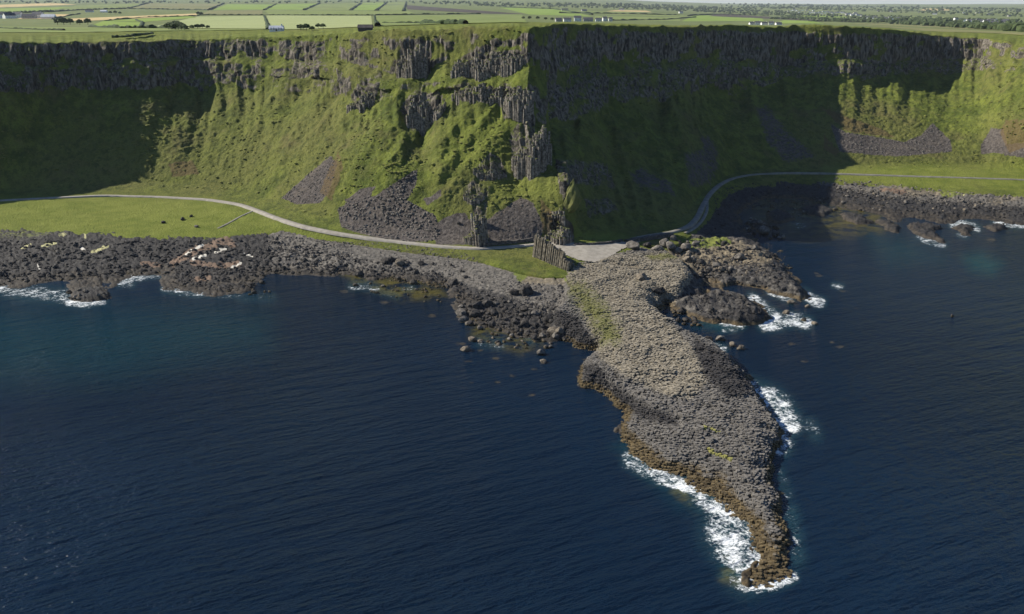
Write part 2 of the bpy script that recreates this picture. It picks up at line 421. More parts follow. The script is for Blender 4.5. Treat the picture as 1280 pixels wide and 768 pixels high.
# ================================================================== HEADLAND (cliffs and slopes)
# one line per image column: (v, depth) of the cliff edge A, foot of the upper tier B, ledge rim C,
# foot of the lower tier D, mid slope E, toe F, path G, grass front G, front hidden edge I
KEY = [
 # u      A          B          C          D          E          F(v,z)      G(v,z)     H(v,z)
 (-650, (50,500), (78,493), (83,486), (112,478), (172,454), (246,12), (262,9), (296,4)),
 (-420, (50,530), (78,523), (83,516), (112,508), (172,482), (243,12), (259,9), (293,4)),
 (-260, (50,536), (78,529), (83,522), (112,514), (172,490), (241,12), (257,9), (291,4)),
 (-120, (50,556), (78,549), (83,544), (112,536), (172,510), (239,12), (255,9), (290,5)),
 (   0, (50,582), (78,576), (82,572), (110,564), (172,538), (236,12), (251,9), (287,5)),
 ( 100, (50,604), (76,598), (80,594), (108,586), (172,555), (234,12), (247,9), (291,5)),
 ( 180, (48,616), (74,610), (78,605), (110,597), (168,561), (228,13), (246,9), (296,5)),
 ( 250, (47,640), (72,634), (77,628), (111,617), (169,568), (231,13), (250,9), (297,5)),
 ( 300, (46,634), (70,627), (76,620), (112,608), (170,558), (236,13), (257,9), (295,5)),
 ( 350, (45,612), (76,605), (84,596), (114,586), (178,530), (252,12), (276,8.5), (290,5)),
 ( 400, (43,588), (74,580), (84,569), (118,557), (185,500), (264,12), (289,8), (297,5.5)),
 ( 450, (40,557), (80,548), (92,534), (128,524), (195,472), (276,11), (297,7.5), (304,5.5)),
 ( 500, (38,534), (92,524), (98,514), (128,506), (205,452), (283,10), (304,7), (312,5.5)),
 ( 530, (37,522), (95,513), (100,505), (153,493), (215,448), (288,10), (307,7), (316,5.5)),
 ( 552, (36,520), (82,512), (102,497), (128,490), (215,442), (292,9.5), (309,7), (318,5.5)),
 ( 600, (35,505), (88,495), (104,485), (122,479), (212,443), (298,9), (312,7), (326,5.5)),
 ( 640, (34,494), (80,487), (100,477), (138,469), (222,439), (300,8.5), (309,7), (336,6)),
 ( 664, (35,481), (84,475), (98,466), (150,455), (228,432), (299,8.5), (307,7), (342,6)),
 ( 690, (33,527), (88,513), (110,499), (162,477), (230,424), (299,8), (309,7), (346,6)),
 ( 712, (32,556), (84,543), (105,529), (156,503), (226,419), (299,8), (311,7), (346,6)),
 ( 730, (32,572), (80,560), (100,546), (150,520), (222,458), (298,8), (312,7), (345,6)),
 ( 760, (32,602), (78,592), (95,578), (142,552), (214,488), (297,7.5), (308,6.5), (340,6)),
 ( 800, (32,632), (76,624), (90,612), (128,592), (205,514), (287,8), (296,7), (320,6)),
 ( 850, (33,662), (75,654), (85,643), (116,626), (192,546), (272,9), (288,7), (304,5.5)),
 ( 880, (33,682), (76,674), (86,663), (118,648), (180,580), (240,9), (258,8), (282,5)),
 ( 920, (34,706), (77,698), (86,688), (116,674), (168,618), (216,9.5), (224,8.5), (238,5)),
 (1000, (33,742), (75,736), (80,730), (96,719), (152,656), (208,10), (216,8.5), (225,5.5)),
 (1055, (34,735), (77,730), (82,724), (97,715), (151,656), (207,10), (217.5,8.5), (227,5.5)),
 (1110, (38,750), (78,745), (82,740), (98,731), (150,664), (206,10), (219,8.5), (230,5.5)),
 (1175, (44,766), (75,761), (79,756), (94,745), (147,668), (206,10), (221,8.5), (236,5.5)),
 (1225, (49,757), (72,751), (76,745), (90,733), (147,654), (206,10), (222,8.5), (241,5.5)),
 (1250, (51,726), (72,718), (75,711), (89,701), (148,634), (208,10), (223,8.5), (242,5.5)),
 (1280, (56,694), (72,686), (75,678), (89,668), (152,612), (211,10), (225,8), (245,5.5)),
 (1400, (62,610), (82,602), (88,592), (110,584), (175,530), (240,10), (255,8), (275,5.5)),
 (1600, (70,520), (95,512), (100,502), (130,494), (200,450), (280,10), (300,8), (320,5.5)),
]
ku = np.array([k[0] for k in KEY], float)
kv = np.array([[p[0] for p in k[1:]] for k in KEY], float)
kY = np.zeros_like(kv)
for i, k in enumerate(KEY):
    for j in range(8):
        kY[i, j] = k[1 + j][1] if j < 5 else at_z(k[0], k[1 + j][0], k[1 + j][1])[1]
kzA = np.array([float(at_Y(k[0], k[1][0], k[1][1])[2]) for k in KEY])
def smooth_interp(x, xp, fp):
    """monotone cubic interpolation"""
    h = np.diff(xp); d = np.diff(fp) / h; m = np.zeros(len(xp))
    for i in range(1, len(xp) - 1):
        if d[i-1] * d[i] > 0:
            w1 = 2*h[i] + h[i-1]; w2 = h[i] + 2*h[i-1]; m[i] = (w1 + w2) / (w1/d[i-1] + w2/d[i])
    m[0] = d[0]; m[-1] = d[-1]
    i = np.clip(np.searchsorted(xp, x) - 1, 0, len(h) - 1); t = (x - xp[i]) / h[i]; hh = h[i]
    return ((1+2*t)*(1-t)**2*fp[i] + t*(1-t)**2*hh*m[i] + t*t*(3-2*t)*fp[i+1] + t*t*(t-1)*hh*m[i+1])
U = np.concatenate([np.arange(-650, -40, 5.0), np.arange(-40, 1320, 1.15), np.arange(1320, 1601, 5.0)])
NU = len(U)
def keyrow(j):
    v = smooth_interp(U, ku, kv[:, j]); Y = smooth_interp(U, ku, kY[:, j]); return v, Y
rows_v, rows_Y = zip(*[keyrow(j) for j in range(8)])
rows_v = [r.copy() for r in rows_v]
# irregular band limits
for j, amp in ((1, 4.5), (2, 4.0), (3, 7.0)):
    rows_v[j] += amp * fbm(U / 38.0, 3.7 * j, 0.0, 4) + amp * .6 * pn(U / 9.0, 8.1 * j)
rows_v[0] += 2.5 * (1 - sstep(230, 380, U))
rows_v[1] += 7 * pn(U / 85.0, 2.2); rows_v[2] += 6 * pn(U / 85.0, 2.6)
rows_v[2] = np.maximum(rows_v[2], rows_v[1] + 1.5); rows_v[3] = np.maximum(rows_v[3], rows_v[2] + 6)
rows_v[0] += 2.3 * fbm(U / 60.0, 0.5, 0, 4) + 1.1 * pn(U / 6.0, 4.4)
KP = []                                              # 3D key rows from front to back
xI, yI, zI = at_z(U, rows_v[7] + 14, np.full(NU, 1.0)); KP.append(np.stack([xI, yI, zI], 1))
for j in (7, 6, 5, 4, 3, 2, 1, 0):
    KP.append(np.stack(at_Y(U, rows_v[j], rows_Y[j]), 1))
A = KP[-1]
for dY in (5, 25, 90, 240):
    P = A.copy(); P[:, 0] *= (A[:, 1] + dY) / A[:, 1]; P[:, 1] += dY
    zc = z_country(P[:, 0], P[:, 1]); w = sstep(0, 90, dY)
    P[:, 2] = (A[:, 2] + min(dY * .03, .6)) * (1 - w) + zc * w
    KP.append(P)
SEG = [14, 26, 34, 74, 76, 42, 18, 50, 5, 14, 16, 10]
parts = []; rowpos = []
for i, n in enumerate(SEG):
    t = np.linspace(0, 1, n, endpoint=False)[:, None, None]
    parts.append(KP[i][None] * (1 - t) + KP[i + 1][None] * t); rowpos.append(i + t[:, 0, 0])
parts.append(KP[-1][None]); rowpos.append(np.array([float(len(SEG))]))
G3 = np.concatenate(parts, 0); RP = np.concatenate(rowpos)       # rows x cols x 3 ; row parameter: 0 I,1 H,2 G,3 F,4 E,5 D,6 C,7 B,8 A
NR = len(RP)
# soften creases down the slope
for _ in range(3):
    K = G3.copy(); K[1:-1] = .25 * G3[:-2] + .5 * G3[1:-1] + .25 * G3[2:]
    wgt = np.where(RP < 4.9, 1.0, .35)[:, None, None]; wgt[0] = wgt[-1] = 0
    G3 = G3 * (1 - wgt) + K * wgt
RPg = np.repeat(RP[:, None], NU, 1)
X, Y, Z = G3[..., 0].copy(), G3[..., 1].copy(), G3[..., 2].copy()
Ug, Vg = to_px(X, Y, Z)
sA = np.concatenate([[0], np.cumsum(np.hypot(np.diff(A[:, 0]), np.diff(A[:, 1])))])     # length along the cliff edge
S = np.repeat(sA[None], NR, 0)
# outward direction in plan (towards the sea)
tx = np.gradient(smooth_interp(U, ku, smooth_interp(ku, U, A[:, 0]))); ty = np.gradient(smooth_interp(U, ku, smooth_interp(ku, U, A[:, 1])))
for _ in range(30):
    tx = np.convolve(np.pad(tx, 3, 'edge'), np.ones(7)/7, 'valid'); ty = np.convolve(np.pad(ty, 3, 'edge'), np.ones(7)/7, 'valid')
tl = np.hypot(tx, ty); OX = (ty / tl)[None]; OY = (-tx / tl)[None]

# ---- painted masks, in picture columns and rows of the undisplaced surface (they stay with the ground)
ROCKP = [  # (polygon, strength)
 [(505,158),(508,128),(520,112),(548,118),(556,150),(548,142),(535,160),(518,166)],
 [(500,48),(538,50),(536,92),(500,98)], [(455,100),(480,102),(470,130),(440,138),(438,120)],
 [(565,95),(575,72),(600,58),(640,62),(662,66),(662,78),(640,90),(612,96),(580,98)],
 [(568,112),(600,108),(662,110),(668,140),(632,150),(625,128),(600,128),(570,124)],
 [(640,168),(652,150),(672,142),(678,220),(664,222),(640,205)],
 [(590,216),(616,190),(628,200),(634,226),(600,226)], [(578,236),(592,224),(612,234),(606,282),(592,278),(590,248),(584,258)],
 [(700,226),(712,206),(722,222),(722,262),(708,262)], [(680,268),(700,262),(716,280),(718,306),(686,306)],
 [(700,32),(1245,45),(1245,88),(1100,96),(1000,92),(900,112),(800,118),(740,130),(712,150),(690,120),(676,60)],
 [(-60,50),(330,48),(330,96),(260,108),(180,112),(90,116),(-60,112)], [(365,52),(405,52),(400,92),(360,100)],
 [(730,250),(760,248),(775,262),(735,272)], [(690,200),(705,200),(760,205),(770,235),(720,230)],
]
SCREEP = [
 [(352,248),(380,222),(412,194),(421,206),(412,240),(400,254),(372,256)],
 [(422,262),(440,248),(470,244),(505,222),(522,212),(522,228),(510,250),(545,270),(552,300),(500,304),(450,292),(426,284)],
 [(430,250),(452,236),(470,232),(462,246),(440,258)], [(540,282),(560,270),(580,266),(590,280),(590,306),(545,306)], [(530,248),(552,236),(552,246),(534,256)],
 [(606,276),(650,247),(668,254),(680,282),(676,302),(612,304)],
 [(1038,156),(1060,166),(1100,172),(1130,178),(1150,170),(1166,154),(1188,176),(1190,190),(1120,196),(1050,190)],
 [(1226,182),(1240,160),(1256,162),(1262,192),(1226,192)], [(1256,182),(1290,176),(1290,198),(1256,194)],
 [(940,130),(960,128),(985,160),(1030,200),(980,208),(955,180)], [(850,190),(880,180),(905,205),(890,235),(858,240)], [(780,215),(800,205),(840,225),(850,250),(800,240)],
 [(870,170),(890,165),(905,190),(895,215),(880,205)],
]
BROWNP = [[(678,250),(690,262),(690,296),(680,296),(676,270)], [(1030,170),(1050,190),(1044,196),(1030,186)], [(1250,166),(1262,150),(1290,150),(1290,180),(1262,192)],
          [(210,206),(240,200),(250,216),(215,222)], [(1025,135),(1100,160),(1120,172),(1060,165)], [(400,240),(420,190),(428,210),(414,250)]]
LUSHP = [[(-60,248),(130,245),(260,248),(320,268),(380,290),(440,298),(440,306),(300,300),(200,312),(-60,300)],
         [(1030,208),(1290,205),(1290,238),(1180,236),(1030,226)], [(560,150),(640,125),(650,160),(600,210),(560,230),(500,215)],
         [(612,230),(700,225),(700,250),(640,248),(606,272)], [(690,272),(700,268),(690,300),(682,300)], [(720,292),(780,292),(790,304),(715,306)],
         [(-60,252),(130,248),(310,262),(330,280),(300,300),(-60,300)]]
rock = np.zeros_like(X); scree = np.zeros_like(X); brown = np.zeros_like(X); lush = np.zeros_like(X)
brk = np.clip(.62 + .95 * fbm(S / 11.0, Z / 9.0, 7.7, 4) + .35 * np.sin(Z / 3.3 + 2 * pn(S / 25.0, 1.1)), 0, 1)      # tiers broken by grass
for i_, p in enumerate(ROCKP): rock = np.maximum(rock, paint(Ug, Vg, p, 5) * (brk if i_ in (10, 11) else 1))
for i_, p in enumerate(SCREEP): scree = np.maximum(scree, paint(Ug, Vg, p, 4.5 if i_ < 9 else 9) * (1 if i_ < 9 else .55))
for p in BROWNP: brown = np.maximum(brown, paint(Ug, Vg, p, 5))
for i_, p in enumerate(LUSHP): lush = np.maximum(lush, paint(Ug, Vg, p, 8) * (1.0, .8, .4, .5, .6, .8, 1.0)[i_])
lush = np.maximum(lush, .75 * sstep(8.15, 8.8, RPg))
band = sstep(4.9, 5.2, RPg) * (1 - sstep(5.9, 6.1, RPg)) * .75 + sstep(6.9, 7.1, RPg) * (1 - sstep(7.75, 8.0, RPg)) * .85
band = np.maximum(band, sstep(5.9, 6.1, RPg) * (1 - sstep(6.9, 7.1, RPg)) * .8 * sstep(-.05, .25, pn(S / 30.0, 3.1)))
shadowside = sstep(690, 730, Ug) * .10 + (1 - sstep(200, 340, Ug)) * .05
band *= 1 - .18 * sstep(320, 380, Ug) * (1 - sstep(570, 620, Ug))
nb = fbm(S / 14.0, Z / 8.0, 1.7, 3)
rock = np.clip(np.maximum(rock, band * np.clip(.62 + .9 * nb + shadowside, 0, 1)), 0, 1)
rock *= 1 - sstep(7.85, 8.1, RPg)

# ---- paths: flat strips kept free of relief
PATHS = {
 'main': ([(-140,262),(-60,254),(0,251),(60,248),(130,245),(200,246.5),(260,250),(300,256),(322,264),(345,273),(380,284),(420,292),(460,298),(500,303),(550,308.5),(600,311.5),(640,309),(668,306.5)], 3.0),
 'right': ([(790,299),(815,294),(840,291),(862,284),(872,272),(878,258),(886,244),(898,232),(915,223),(940,218.5),(980,216.5),(1030,217),(1090,219),(1150,221),(1220,223),(1290,225.5),(1360,236)], 2.8),
 'beach': ([(318,263),(300,271),(285,280),(272,286)], 1.3),
 'lower': ([(884,250),(884,264),(878,276),(868,286),(856,292)], 1.5),
}
bx = np.zeros_like(X) + 1e9
for nm, (ln, w) in PATHS.items():
    if nm in ('foot', 'lower', 'beach'): continue
    bx = np.minimum(bx, segdist(Ug, Vg * 1.0, ln, False))
flat = sstep(3.5, 9.0, bx)
PLAZA = [(668,306),(700,302),(740,306),(776,303),(800,297),(812,295),(800,304),(778,313),(764,322),(744,330),(722,326),(700,318),(668,312)]
flat *= 1 - paint(Ug, Vg, PLAZA, 5)

# ---- displacement
wS = np.interp(RPg, [0, 2, 3, 4, 5, 8, 8.5, 9.5], [0, 0, .05, .38, .9, .55, .5, 0])
slant = np.interp(Ug, [180, 400, 600, 655, 685, 760, 950, 1040, 1150, 1300], [0, 1.35, 1.35, .9, -.8, -1.2, -.8, 0, .8, .9])
Sd = S - (Z - 60.0) * slant * (RPg < 5.6)
d = wS * (9.0 * pn(S / 62.0, RPg * .12, .3) + 5.0 * pn(Sd / 27.0, Z / 60.0, 2.2) + 1.2 * pn(Sd / 9.0, Z / 22.0, 5.1))
wl_ = rock * np.interp(RPg, [0, 4, 5, 7.8, 8.0], [.15, .8, 1, 1, 0])
cid = np.floor(S / 2.1 + 1.1 * pn(S / 7.0, Z / 18.0))
hsh = np.sin(cid * 91.7)
ph = (S / 2.1 + 1.1 * pn(S / 7.0, Z / 18.0)) - cid
d += wl_ * (.8 * hsh + .6 * np.sqrt(np.clip(1 - (2 * ph - 1) ** 2, 0, 1)) + 2.6 * fbm(S / 6.0, Z / 11.0, 4.0, 3))
d *= 1 + .9 * (1 - sstep(60, 180, Ug))
d *= np.where(RPg < 5.2, 1 - .6 * sstep(1030, 1060, Ug) * (1 - sstep(1190, 1240, Ug)), 1.0)
d *= 1 - .8 * scree * (RPg < 4.6)
X += OX * d; Y += OY * d
soft = (1 - rock) * (1 - scree)
tus = .75 * fbm(X / 5.5, Y / 5.5, Z / 5.5, 4, .6)
rgt = sstep(690, 740, Ug)
rib = 1 - 2.2 * np.abs(pn(Sd / 24.0, Z / 90.0, 9.0)) + .6 * pn(Sd / 9.0, Z / 40.0, 4.0)          # sharp ribs between rounded gullies
gul = (1.5 + .9 * rgt * (1 - sstep(1000, 1060, Ug))) * (rib - .6) + .5 * fbm(Sd / 8.0, Z / 20.0, 3.0, 3)
calm = 1 - .65 * sstep(1030, 1060, Ug) * (1 - sstep(1190, 1240, Ug))
gul = gul * calm
wslope = np.interp(RPg, [0, 1, 2, 3, 3.4, 8, 9, 12], [.2, .2, .25, .4, 1, 1, .5, .3])
flatG = np.where(RPg < 4.2, flat, 1.0)
Z += wslope * flatG * (soft * tus * .85 + (1 - rock) * (1 - .9 * scree) * gul * np.interp(RPg, [0, 2.5, 4, 8, 8.5], [0, .1, 1, .7, 0]))
Z += scree * .35 * fbm(X / 1.8, Y / 1.8, 0, 2) * flatG
Z += rock * .8 * fbm(X / 3.0, Y / 3.0, Z / 3.0, 3)
# narrow broken terraces worn along the grass slopes (sheep tracks) and coarse tussocks
Z += soft * np.interp(RPg, [2.9, 3.2, 4.8, 5], [0, 1, 1, 0]) * (.28 * np.sin(Z * 1.7 + 6 * fbm(X / 18, Y / 18, 0, 3)) * sstep(-.1, .4, pn(X / 22, Y / 22, 7.0)) + .45 * fbm(X / 1.9, Y / 1.9, Z / 1.9, 2))

headV = np.stack([X, Y, Z], -1).reshape(-1, 3)
head_me = mesh_np("headland", headV, grid_faces(NR, NU), M['land'],
                  dict(rock=rock, scree=scree, brown=brown, lush=lush), smooth=True)
obj("headland", head_me, kind="structure", label="green headland of grassy slopes and dark basalt cliffs above the sea")
# coarse copy for placing things
r_i = np.unique(np.concatenate([np.arange(0, NR, 3), [NR - 1]])); c_i = np.unique(np.concatenate([np.arange(0, NU, 3), [NU - 1]]))
cv = np.stack([X, Y, Z], -1)[np.ix_(r_i, c_i)].reshape(-1, 3)
BV_HEAD = BVHTree.FromPolygons(cv.tolist(), grid_faces(len(r_i), len(c_i)).tolist())

# ================================================================== SHORE, CAUSEWAY PLATFORM
COAST = [(-160,398),(-60,372),(0,359),(25,362),(48,356),(75,352),(92,352),(86,366),(84,374),(100,377),(125,374),(136,362),(146,352),(170,346),(196,343),(204,352),
 (206,360),(235,366),(270,370),(300,367),(318,358),(330,346),(352,342),(385,345),(420,346),(440,345),(462,349),(490,347),(520,351),(548,356),(560,366),(566,384),
 (576,398),(600,408),(628,416),(655,424),(684,428),(706,424),(716,434),(732,438),(742,440),(726,456),(721,464),(728,482),(745,494),(768,505),(778,520),(777,545),(786,568),
 (812,585),(848,600),(884,616),(915,640),(938,664),(950,694),(938,716),(940,730),(962,732),(986,726),(989,700),(985,664),(980,632),(972,610),(962,598),(970,574),
 (976,548),(970,522),(950,502),(944,486),(934,470),(922,456),(904,440),(886,432),(868,424),(850,414),(838,404),(826,394),(822,386),(834,382),(848,390),(866,398),(890,404),(924,408),(950,406),
 (966,398),(954,386),(940,376),(926,370),(914,366),(908,361),(916,356),(932,357),(952,362),(980,372),(1002,379),(1013,374),(1006,360),
 (994,346),(984,334),(974,322),(958,314),(946,302),(936,290),(926,280),(924,268),(934,258),(950,250),(972,248),(1010,250),(1040,256),(1058,262),(1080,264),(1104,270),(1122,280),(1130,272),(1150,274),
 (1176,282),(1192,280),(1206,274),(1240,276),(1262,283),(1300,282),(1420,310)]
cu = np.array([p[0] for p in COAST], float); cvv = np.array([p[1] for p in COAST], float)
cxp, cyp, _ = at_z(cu, cvv, 0.0)
coastP = list(zip(cxp, cyp))
hx, hy, hz = KP[1][:, 0], KP[1][:, 1], KP[1][:, 2]
gi = np.arange(0, NU, 25)
grassline = [(hx[i], hy[i]) for i in gi if -160 < U[i] < 1420]
landP = coastP + [(600., 640.), (600., 900.), (-600., 900.), (-520., 480.)]
ISLETS = [[(1130,282),(1142,279),(1158,284),(1170,292),(1180,300),(1182,306),(1168,302),(1150,296),(1136,290)],
          [(1192,285),(1200,282),(1216,284),(1222,289),(1212,295),(1200,294)],
          [(84,368),(104,362),(124,362),(138,366),(134,374),(108,378),(88,375)],
          [(998,262),(1012,257),(1030,259),(1042,265),(1030,271),(1010,270)], [(1050,268),(1066,266),(1078,271),(1092,279),(1070,281),(1056,275)], [(958,268),(972,263),(988,265),(992,274),(972,281),(960,276)],
          [(1096,276),(1112,277),(1124,284),(1122,291),(1104,287)], [(934,280),(946,275),(958,278),(964,288),(946,293)], [(1150,282),(1164,280),(1176,286),(1162,289)], [(1232,284),(1248,282),(1258,287),(1244,290)]]
isl = [list(zip(*at_z([p[0] for p in q], [p[1] for p in q], 0.0)[:2])) for q in ISLETS]
us = np.concatenate([np.arange(-160, -10, 5.0), np.arange(-10, 1292, 1.35), np.arange(1292, 1420, 5.0)])
vs_ = np.concatenate([np.arange(205, 330, 1.0), np.arange(330, 745, 1.3)])
UU, VV = np.meshgrid(us, vs_)
sx, sy, _ = at_z(UU, VV, np.zeros_like(UU))
def coast_sd(x, y):
    m = inside(x, y, landP); dd = segdist(x, y, coastP, False); s = np.where(m, dd, -dd)
    for q in isl:
        m2 = inside(x, y, q); d2 = segdist(x, y, q); s = np.maximum(s, np.where(m2, d2, -d2))
    return s
CAUSE = [(742,440),(726,456),(721,464),(728,482),(745,494),(768,505),(778,520),(777,545),(786,568),(812,585),(848,600),(884,616),(915,640),(938,664),(950,694),(938,716),(940,732),(962,734),(990,728),(992,700),
 (985,664),(980,632),(972,610),(962,598),(970,574),(978,548),(972,522),(952,502),(944,486),(934,470),(922,456),(904,440),(886,432),(868,424),(850,414),(838,404),(826,394),(822,384),(850,372),(866,352),(850,335),(826,322),(790,322),(752,336),(716,344),(706,352),(712,372),(704,388),(692,400),(698,416),(716,433),(732,438)]
ax_, ay_, _ = at_z([700, 760, 830, 900, 950, 975], [360, 430, 480, 570, 660, 725], 0.0)
def shore_height(x, y, sd):
    """height of the low rocky ground in metres from the signed distance to the waterline"""
    dg = np.full(x.shape, 1e9); m = sd > -14
    dg[m] = segdist(x[m], y[m], grassline, False)
    t = np.clip(sd, 0, None) / (np.clip(sd, 0, None) + dg + 1e-6)
    z = 4.6 * np.power(t, .85)
    u, v = to_px(x, y, np.full(x.shape, 2.0))
    # causeway: highest at its landward end, falling to the tip
    hc = np.interp(v, [330, 400, 480, 560, 640, 720, 740], [7.0, 6.4, 5.4, 4.4, 2.9, 1.3, .9])
    east = sstep(-20, 20, (u - np.interp(v, [400, 480, 560, 640, 730], [800, 850, 890, 940, 972])))
    wd = 3.2 * east + np.interp(v, [400, 500, 540, 600, 740], [3.0, 3.0, 8.0, 9.5, 4.0]) * (1 - east)
    zc = hc * (1 - np.exp(-np.clip(sd, 0, None) / wd))
    inC = paint(u, v, [(p[0], p[1] - 2) for p in CAUSE], 7)
    inC = np.maximum(inC, paint(u, v, CAUSE, 7))
    z = z * (1 - inC) + np.maximum(zc, z * .6) * inC
    # eastern rock spurs
    inE = paint(u, v, [(800,300),(900,290),(950,300),(980,330),(1014,374),(960,372),(905,352),(880,345),(850,345),(800,330)], 10)
    z = np.maximum(z, inE * 4.4 * (1 - np.exp(-np.clip(sd, 0, None) / 5.0)))
    inF = paint(u, v, [(840,380),(870,368),(920,366),(968,396),(950,408),(890,405)], 6)
    z = np.maximum(z, inF * 3.8 * (1 - np.exp(-np.clip(sd, 0, None) / 2.6)))
    z -= 1.3 * paint(u, v, [(872,356),(884,344),(902,346),(898,360),(880,364)], 4)
    for q in isl:
        z = np.where(inside(x, y, q), np.maximum(z, 1.5 * (1 - np.exp(-np.clip(sd, 0, None) / 1.5))), z)
    z = np.where(sd < 0, np.maximum(sd * .45, -4.0), z)
    return z, inC
sd = coast_sd(sx, sy)
sd = sd + 2.8 * fbm(sx / 11.0, sy / 11.0, 0, 4) * np.interp(np.abs(sd), [0, 30], [1, .3])
sz, inC = shore_height(sx, sy, sd)
f1, f2, cidn = worley(sx / 3.4 + .4 * pn(sx / 6, sy / 6), sy / 3.0, 5)
f1b, f2b, cidb = worley(sx / 1.5, sy / 1.4, 9)
lump = sstep(0, .35, f2 - f1) * (.35 + 1.1 * cidn) + .45 * sstep(0, .35, f2b - f1b) * cidb
onshore = sstep(-3.0, 3.0, sd)
su, sv = UU, VV
PEB = [(400,300),(480,304),(570,312),(610,330),(690,366),(706,392),(660,386),(600,368),(560,352),(480,338),(430,330),(380,316)]
peb = paint(su, sv, PEB, 8)
f1c, f2c, cidc = worley(sx / .9, sy / .8, 21)
lump = lump + .35 * sstep(0, .3, f2c - f1c) * (cidc - .3)
lw = onshore * (1 - .72 * peb) * (1 - inC * .8)
spur = paint(su, sv, [(840,296),(980,300),(1015,376),(900,408),(830,395),(850,340)], 8)
sz += lw * (lump * .62 - .32 + .8 * fbm(sx / 14, sy / 14, 1.0, 4)) + spur * onshore * (1.4 * fbm(sx / 9, sy / 9, 3.0, 4))
shore_grass = np.zeros_like(sz)
for p, f in (([(585,312),(640,312),(670,332),(700,340),(690,352),(668,352),(650,366),(640,352),(612,336)], 6), ([(700,345),(722,352),(745,380),(768,420),(770,436),(752,438),(742,410),(722,386),(704,364)], 7),
             ([(835,312),(905,306),(920,318),(850,326)], 5), ([(1090,226),(1290,242),(1290,254),(1200,248),(1100,234)], 8), ([(-60,296),(60,292),(100,300),(60,312),(-60,318)], 14), ([(1165,240),(1200,240),(1206,252),(1180,256)], 4), ([(800,318),(850,312),(860,326),(815,328)], 5), ([(780,298),(812,296),(840,312),(800,312)], 4)):
    shore_grass = np.maximum(shore_grass, paint(su, sv, p, f) * (.9 if f < 9 else .5))
grey = np.maximum.reduce([peb * .9, paint(su, sv, [(330,292),(480,304),(600,330),(600,350),(440,344),(340,340)], 12) * .75, paint(su, sv, [(1020,222),(1290,250),(1290,268),(1150,258),(1060,246),(1010,236)], 8) * .8,
   inC * .6, paint(su, sv, [(620,350),(710,360),(720,400),(660,400)], 12) * .9, spur * .45, .10 + .12 * sstep(330, 420, su)])
tan = np.maximum.reduce([paint(su, sv, [(700,342),(800,312),(920,310),(970,325),(960,345),(880,345),(850,360),(840,400),(780,440),(745,440)], 10) * .8, paint(su, sv, [(640,352),(705,352),(712,372),(650,368)], 5) * .6,
   paint(su, sv, [(1060,224),(1110,226),(1200,246),(1190,254),(1130,256),(1090,236)], 7) * .6, paint(su, sv, [(1225,258),(1290,242),(1290,258),(1240,266)], 5) * .55])
rust = np.maximum.reduce([stroke(su, sv, [(216,333),(250,320),(285,311),(292,316)], 7), stroke(su, sv, [(240,334),(270,337),(300,335)], 5), stroke(su, sv, [(246,352),(262,351)], 5), stroke(su, sv, [(178,334),(200,335)], 4), stroke(su, sv, [(1100,245),(1130,248)], 4) * .8])
pale = np.maximum.reduce([stroke(su, sv, [(242,331),(258,327)], 2.8), stroke(su, sv, [(270,324),(283,319)], 3), stroke(su, sv, [(306,325),(316,327)], 2.4), stroke(su, sv, [(290,339),(302,334)], 1.8), stroke(su, sv, [(232,326),(255,316)], 2.5),
   stroke(su, sv, [(115,292),(123,293)], 2.4), stroke(su, sv, [(178,306),(182,305)], 1.8), stroke(su, sv, [(103,318),(107,320)], 2.4), stroke(su, sv, [(1072,232),(1086,231)], 3.2), stroke(su, sv, [(1060,237),(1070,235)], 2.2), stroke(su, sv, [(48,337),(50,340)], 2.0)]) * .95
lich = np.maximum.reduce([stroke(su, sv, [(116,323),(126,320),(136,317)], 2.8), stroke(su, sv, [(100,300),(108,302),(108,307)], 2.4), stroke(su, sv, [(54,317),(72,314)], 2.2), stroke(su, sv, [(76,306),(84,304)], 2.2), stroke(su, sv, [(28,318),(40,315)], 2.0),
   stroke(su, sv, [(1178,246),(1195,248),(1202,252)], 4)])
sz -= .9 * sstep(.2, .8, inC)
keep = (sz > -2.6)
fk = grid_faces(*UU.shape); fk = fk[keep.ravel()[fk].any(1)]
used = np.unique(fk); remap = np.full(UU.size, -1); remap[used] = np.arange(len(used))
def sel(a): return np.asarray(a).ravel()[used]
shore_me = mesh_np("shore", np.stack([sel(sx), sel(sy), sel(sz)], 1), remap[fk], M['shore'],
   dict(grass=sel(shore_grass), grey=sel(grey), tan=sel(tan), rust=sel(rust), pale=sel(pale), lichen=sel(lich), lush=sel(np.full_like(sz, .5)), tide=sel(np.where((su > 830) & (su < 1020), .65, .2))), smooth=True)
obj("rocky_shore", shore_me, kind="structure", label="dark rocky foreshore of tumbled basalt along the water")
r2 = np.arange(0, UU.shape[0], 3); c2 = np.arange(0, UU.shape[1], 3)
sv3 = np.stack([sx, sy, sz], -1)[np.ix_(r2, c2)].reshape(-1, 3)
BV_SHORE = BVHTree.FromPolygons(sv3.tolist(), grid_faces(len(r2), len(c2)).tolist())
def hit(u, v, water=True):
    dx, dy, dz = rayd(u, v); dr = Vector((float(dx), float(dy), float(dz))).normalized(); o = Vector((0, 0, H))
    best = None
    for b in (BV_SHORE, BV_HEAD):
        h_ = b.ray_cast(o, dr)
        if h_[0] is not None and (best is None or h_[3] < best[1]): best = (h_[0], h_[3])
    if water and dr.z < 0:
        t = -H / dr.z
        if best is None or t < best[1]: best = (o + dr * t, t)
    return best[0]
def ground_z(x, y):
    zb = -9.0
    for b in (BV_SHORE, BV_HEAD):
        h_ = b.ray_cast(Vector((x, y, 400)), Vector((0, 0, -1)))
        if h_[0] is not None: zb = max(zb, h_[0].z)
    return zb

